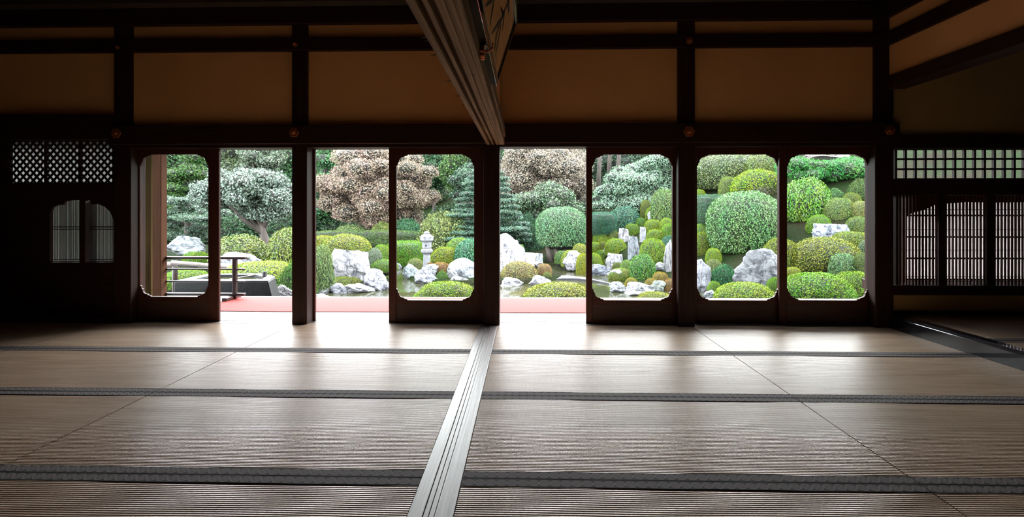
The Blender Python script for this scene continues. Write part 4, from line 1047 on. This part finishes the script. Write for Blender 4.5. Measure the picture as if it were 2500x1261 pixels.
# ------------------------------------------------------------------ trees
def crown(clumps, dens, L, asp, tilt, seed, mat, corek=.74, fill=.2, upbias=0):
    rng = np.random.default_rng(seed); VV = []; FF = []; TT = []; MI = []; off = 0
    for c in clumps:
        c = np.array(c); r = c[3:6]; area = 4 * math.pi * ((((r[0] * r[1]) ** 1.6 + (r[0] * r[2]) ** 1.6 + (r[1] * r[2]) ** 1.6) / 3) ** (1 / 1.6))
        n = int(area * dens); d = rnd_unit(rng, n)
        rad = 1 + rng.uniform(-fill, fill * .6, n) + .12 * lownoise(d, 3.5, seed + c[0])
        P = c[:3] + d * r * rad[:, None]; nn = d / r; nn /= np.linalg.norm(nn, axis=1, keepdims=True); nn[:, 2] += upbias
        v, f, tn = leaf_quads(P, nn, L, asp, tilt, rng); VV.append(v); FF.append(f + off); TT.append(tn); MI.append(np.zeros(len(f))); off += len(v)
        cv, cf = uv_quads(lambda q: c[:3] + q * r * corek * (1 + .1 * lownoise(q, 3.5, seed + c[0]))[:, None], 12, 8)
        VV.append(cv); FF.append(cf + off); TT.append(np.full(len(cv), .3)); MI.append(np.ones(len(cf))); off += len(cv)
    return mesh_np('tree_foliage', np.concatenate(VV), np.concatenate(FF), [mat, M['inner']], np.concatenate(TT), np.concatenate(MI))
def tree(name, label, base, topz, cx0, cx1, cz0, cz1, ncl, cr_, flat, dens, L, col, seed, mat='leaf', group='trees beyond the pond', lean=0, tr=.12, depth=None, asp=.5, tilt=1.0, branches=6, cat='tree', inner_frac=.55):
    """crown envelope cx0..cx1 (world x), cz0..cz1 (world z)"""
    rg = random.Random(seed); B = Vector(base); t = thing(name, label, cat, base, group)
    cx = (cx0 + cx1) / 2; rx = (cx1 - cx0) / 2; cz = (cz0 + cz1) / 2; rz = (cz1 - cz0) / 2; ry = depth or rx * .8
    cl = []; tries = 0
    while len(cl) < ncl and tries < 4000:
        tries += 1
        a = rg.uniform(0, 2 * math.pi); zz = rg.uniform(-1, 1); s = math.sqrt(1 - zz * zz); rr = rg.uniform(inner_frac, 1)
        d = Vector((math.cos(a) * s, math.sin(a) * s, zz))
        if d.y > .45: continue
        r = cr_ * rg.uniform(.75, 1.25)
        p = (cx + d.x * max(rx - r * .8, .05) * rr, B.y + d.y * ry * rr, cz + d.z * max(rz - r * flat * .8, .05) * rr)
        cl.append((p[0] - B.x, p[1] - B.y, p[2] - B.z, r, r * .9, r * flat))
    cl.append((cx - B.x, .1, cz - B.z, rx * .6, ry * .5, rz * .62))
    me = crown(cl, dens, L, asp, tilt, seed, M[mat]); o = bpy.data.objects.new('foliage', me); C.objects.link(o); o.parent = t; col = sat(col, 1.2); o.color = (col[0] * LS, col[1] * LS, col[2] * LS, 1)
    m = MB(); tp = Vector((cx - B.x * 1.0, 0, 0)); mid = Vector((B.x + lean * .5, B.y, B.z + (cz0 - B.z) * .6)); top = Vector((cx, B.y, cz + rz * .3))
    m.tube([B - Vector((0, 0, .2)), mid, top], [tr * 1.2, tr, tr * .35], 8)
    for k in range(min(branches, len(cl))):
        c = cl[k]; e = B + Vector(c[:3]); s0 = mid.lerp(top, rg.uniform(.0, .5)); m.tube([s0, s0.lerp(e, .5) + Vector((0, 0, -.1 * cr_)), e], [tr * .55, tr * .4, tr * .15], 6)
    m.build('trunk', M['bark'], t, smooth=True)
    return t
def tree_px(name, label, Y, pxc0, pxc1, pyt, pyb, ncl, crpx, flat, L, col, seed, base_px=None, dens=None, **k):
    a = at(pxc0, pyb, Y); b = at(pxc1, pyt, Y); bx = at(base_px if base_px else (pxc0 + pxc1) / 2, 500, Y).x
    gz = float(height(bx, Y)); cr_ = crpx * Y / F
    return tree(name, label, (bx, Y, gz), b.z, a.x, b.x, a.z, b.z, ncl, cr_, flat, dens or (1.35 / (L * L * .5)), L, col, seed, **k)
BR = (.48, .38, .29); BR2 = (.46, .40, .31)
tree_px('maple_tree', 'broad russet brown maple beyond the long hedge', 25, 776, 1100, 335, 590, 80, 30, .62, .085, BR, 31, base_px=925, tr=.16, branches=16)
tree_px('maple_tree', 'second russet maple, filling the top of the central gap', 27, 1195, 1460, 322, 520, 64, 30, .65, .09, BR2, 32, base_px=1330, tr=.16, branches=12)
tree_px('camellia_tree', 'silvery green camellia tree with forked trunk in the first open gap', 15.5, 476, 735, 404, 545, 36, 30, .62, .08, (.24, .32, .25), 33, base_px=652, tr=.13, mat='leafg', branches=14, lean=-.1, asp=.55)
tree_px('leafy_tree', 'grey-green leafy tree behind the mushroom shaped bush', 22.5, 1250, 1425, 438, 560, 24, 26, .7, .10, (.13, .21, .11), 34, mat='leafg')
tree_px('leafy_tree', 'tall grey-green tree behind the silvery camellia', 22, 585, 700, 335, 450, 16, 26, .6, .10, (.18, .24, .16), 35)
tree_px('leafy_tree', 'bright green maple behind the leftmost glass door', 22, 385, 560, 370, 540, 26, 26, .45, .10, (.08, .17, .045), 36)
tree_px('leafy_tree', 'deep green tree left of the russet maple', 29, 755, 850, 330, 560, 20, 30, .6, .16, (.07, .20, .07), 37)
tree_px('cedar_tree', 'light green cedar behind the layered pine', 31, 1068, 1175, 320, 480, 22, 24, 1.1, .16, (.12, .22, .07), 38)
tree_px('leafy_tree', 'dark green tree between the cedar and the maple', 33, 1010, 1110, 320, 480, 16, 32, .8, .18, (.06, .15, .06), 39)
tree_px('leafy_tree', 'bluish leafy tree behind the top of the layered pine', 26, 1085, 1200, 395, 500, 16, 24, .6, .14, (.12, .20, .13), 40)
tree_px('forest_tree', 'nearer dark green tree behind the bare trunks and the blue-green pine', 34, 1425, 1560, 300, 520, 22, 40, .8, .2, (.04, .085, .04), 91, group='forest trees at the back', branches=4)
# forest backdrop
fo = [(300, 430, 300, 540, 36), (395, 560, 300, 560, 38), (520, 650, 290, 560, 36), (640, 800, 290, 560, 40), (820, 960, 280, 560, 42), (960, 1100, 290, 560, 40), (1180, 1300, 280, 540, 40),
      (1390, 1520, 290, 520, 38), (1480, 1640, 280, 520, 40), (1620, 1760, 270, 500, 36), (1740, 1900, 270, 440, 34), (1880, 2060, 260, 420, 34), (2040, 2260, 250, 440, 34)]
for k, (a, b, tp, bt, Y) in enumerate(fo):
    lab = ['at the far left', 'behind the leftmost glass door', 'behind the first open gap', 'behind the second pillar', 'behind the left russet maple', 'right of the left russet maple', 'behind the central pillar',
           'with dark trunks left of the blue-green pine', 'right behind the blue-green pine', 'behind the pillar of the third and fourth doors', 'above the fourth door hedge', 'above the fourth and fifth doors', 'above the rightmost door'][k]
    tree_px('forest_tree', 'dark green forest tree ' + lab, Y, a, b, tp, bt, 15, 42, .8, .24, (.050 + .01 * (k % 3), .105 + .02 * (k % 2), .045), 50 + k, group='forest trees at the back', tr=.25, branches=4)
for k, (px, Y) in enumerate([(1458, 29), (1484, 31), (1506, 30)]):
    p = at(px, 515, Y); gz = float(height(p.x, Y)); t = thing('tree_trunk', ['leftmost bare dark trunk', 'middle bare dark trunk', 'right bare dark trunk'][k] + ' left of the blue-green pine', 'tree', (p.x, Y, gz), 'bare trunks by the pine')
    MB().tube([(p.x, Y, gz - .3), (p.x + .15, Y, gz + 2.5), (p.x + .05, Y, gz + 6)], [.15, .12, .09], 10).build('trunk', M['bark'], t, smooth=True)

for k, (px, tp, wd, Y, lab) in enumerate([(420, 500, 150, 27, 'at the far left'), (560, 505, 170, 27, 'behind the silvery camellia trunk'), (700, 500, 160, 28, 'behind the second pillar'), (840, 512, 170, 29, 'left under the russet maple'),
        (985, 512, 170, 29, 'right under the russet maple'), (1120, 505, 160, 28, 'behind the layered pine'), (1260, 495, 160, 28, 'left of the mushroom bush backdrop'), (1400, 480, 170, 28, 'right of the mushroom bush backdrop'), (1510, 440, 150, 29, 'behind the blue-green pine foot')]):
    shrub(px, tp, 585 if k < 7 else 560, wd, 'ls', (.06, .12, .055), 'dark undergrowth thicket ' + lab, Y=Y, grp='undergrowth at the forest edge', name='leafy_shrub')
# pines: flat pads on branches
def pine(label, Y, base_px, pads, col, seed, L=.10, tr=.12, asp=.28, group='garden pines', name='pine_tree', gy=None):
    bx = at(base_px, 500, Y).x; gz = float(height(bx, Y)) if gy is None else gy; B = Vector((bx, Y, gz)); t = thing(name, label, 'pine', B, group); rg = random.Random(seed)
    cl = []; m = MB(); ztop = max(at(p[0], p[1], Y).z for p in pads)
    m.tube([B - Vector((0, 0, .2)), B + Vector((rg.uniform(-.15, .15), 0, (ztop - B.z) * .5)), Vector((bx, Y, ztop))], [tr * 1.3, tr, tr * .3], 8)
    for px, py, wpx, hpx in pads:
        yo = rg.uniform(-.6, .35) * min(1, wpx * Y / F); p = at(px, py, Y + yo); r = wpx * Y / F / 2; h = hpx * Y / F / 2
        n = max(3, int(wpx / 22))
        for k in range(n):
            q = (k + .5) / n * 2 - 1; s = math.sqrt(max(.15, 1 - q * q))
            cl.append((p.x + q * r * .8 - B.x, p.y + rg.uniform(-.2, .2) * r - B.y, p.z - B.z + rg.uniform(-.3, .3) * h, r * 1.3 / n * (1 + .5 * s), r * .7 * s, h * (.6 + .3 * s)))
        m.tube([Vector((bx, Y, min(p.z - .1, ztop))), p + Vector((0, 0, -h * .5))], [tr * .45, tr * .2], 6)
    dens = .9 / (L * L * asp)
    me = crown(cl, dens, L, asp, 1.3, seed, M['leaf'], corek=.78, fill=.18, upbias=.6); o = bpy.data.objects.new('needles', me); C.objects.link(o); o.parent = t; col = sat(col, 1.2); o.color = (col[0] * LS, col[1] * LS, col[2] * LS, 1)
    m.build('trunk', M['bark'], t, smooth=True); return t
rg = random.Random(9)
pads = []
for k in range(13):
    py = 418 + k * 13.5; hw = 34 + k * 6.2
    pads.append((1190 - hw * .55 + rg.uniform(-6, 6), py, hw * 1.05, 13)); pads.append((1200 + hw * .45 + rg.uniform(-6, 6), py + 5, hw * .95, 13))
pine('dark layered pine with flat tiers around the central pillar', 20, 1195, pads, (.16, .28, .19), 61, L=.085)
pads = [(1620, 393, 90, 24), (1580, 412, 110, 28), (1645, 420, 80, 26), (1545, 436, 130, 28), (1620, 444, 100, 26), (1520, 462, 130, 28), (1600, 468, 110, 26), (1495, 484, 90, 22), (1555, 490, 120, 26), (1640, 470, 70, 24), (1480, 500, 60, 16), (1650, 400, 60, 22), (1570, 500, 110, 30), (1535, 425, 70, 26), (1600, 400, 90, 26)]
pads = [(a, b, c * 1.1, d * 1.45) for a, b, c, d in pads]
pine('broad pale blue-green pine in the third glass door', 24, 1590, pads, (.46, .66, .47), 62, L=.12, tr=.14)
pads = [(425, 490, 90, 22), (470, 505, 90, 22), (500, 482, 60, 20), (420, 520, 80, 20), (470, 532, 110, 20), (430, 548, 100, 20), (490, 556, 90, 20), (450, 572, 120, 20), (400, 535, 60, 20), (520, 520, 70, 24)]
pine('low layered blue-green pine behind the leftmost glass door', 17, 460, pads, (.21, .32, .22), 63, L=.08)
pads = [(1955, 408, 120, 30), (2010, 402, 100, 26), (2080, 418, 120, 34), (2110, 400, 100, 30), (2040, 436, 90, 24), (1940, 424, 80, 20), (2105, 438, 80, 20), (1985, 424, 90, 22), (2060, 402, 80, 26), (1930, 412, 60, 26)]
pads = [(a, b, c, d * 1.35) for a, b, c, d in pads]
pine('bright green spreading pine branches high in the rightmost door', 18.0, 2150, pads, (.10, .34, .09), 64, L=.13, tr=.10, asp=.14)
# fork trunk for mushroom bush and round bush
for nm, lab, px, py, Y, pxs in (('bush_trunks', 'short mossy trunks under the mushroom shaped bush', 1362, 628, 17.6, (-18, -4, 14)), ('bush_trunks', 'dark short trunk under the biggest round bush', 1812, 622, 14.6, (-8, 10))):
    g0 = at(px, py, Y); t = thing(nm, lab, 'tree trunk', (g0.x, g0.y, g0.z))
    for d_ in pxs:
        p = at(px + d_, py, Y); q = at(px + d_ * 1.6, py - 36, Y); MB().tube([p - Vector((0, 0, .15)), p.lerp(q, .5), q], [.11, .09, .07], 8).build('trunk', M['bark'], t, smooth=True)
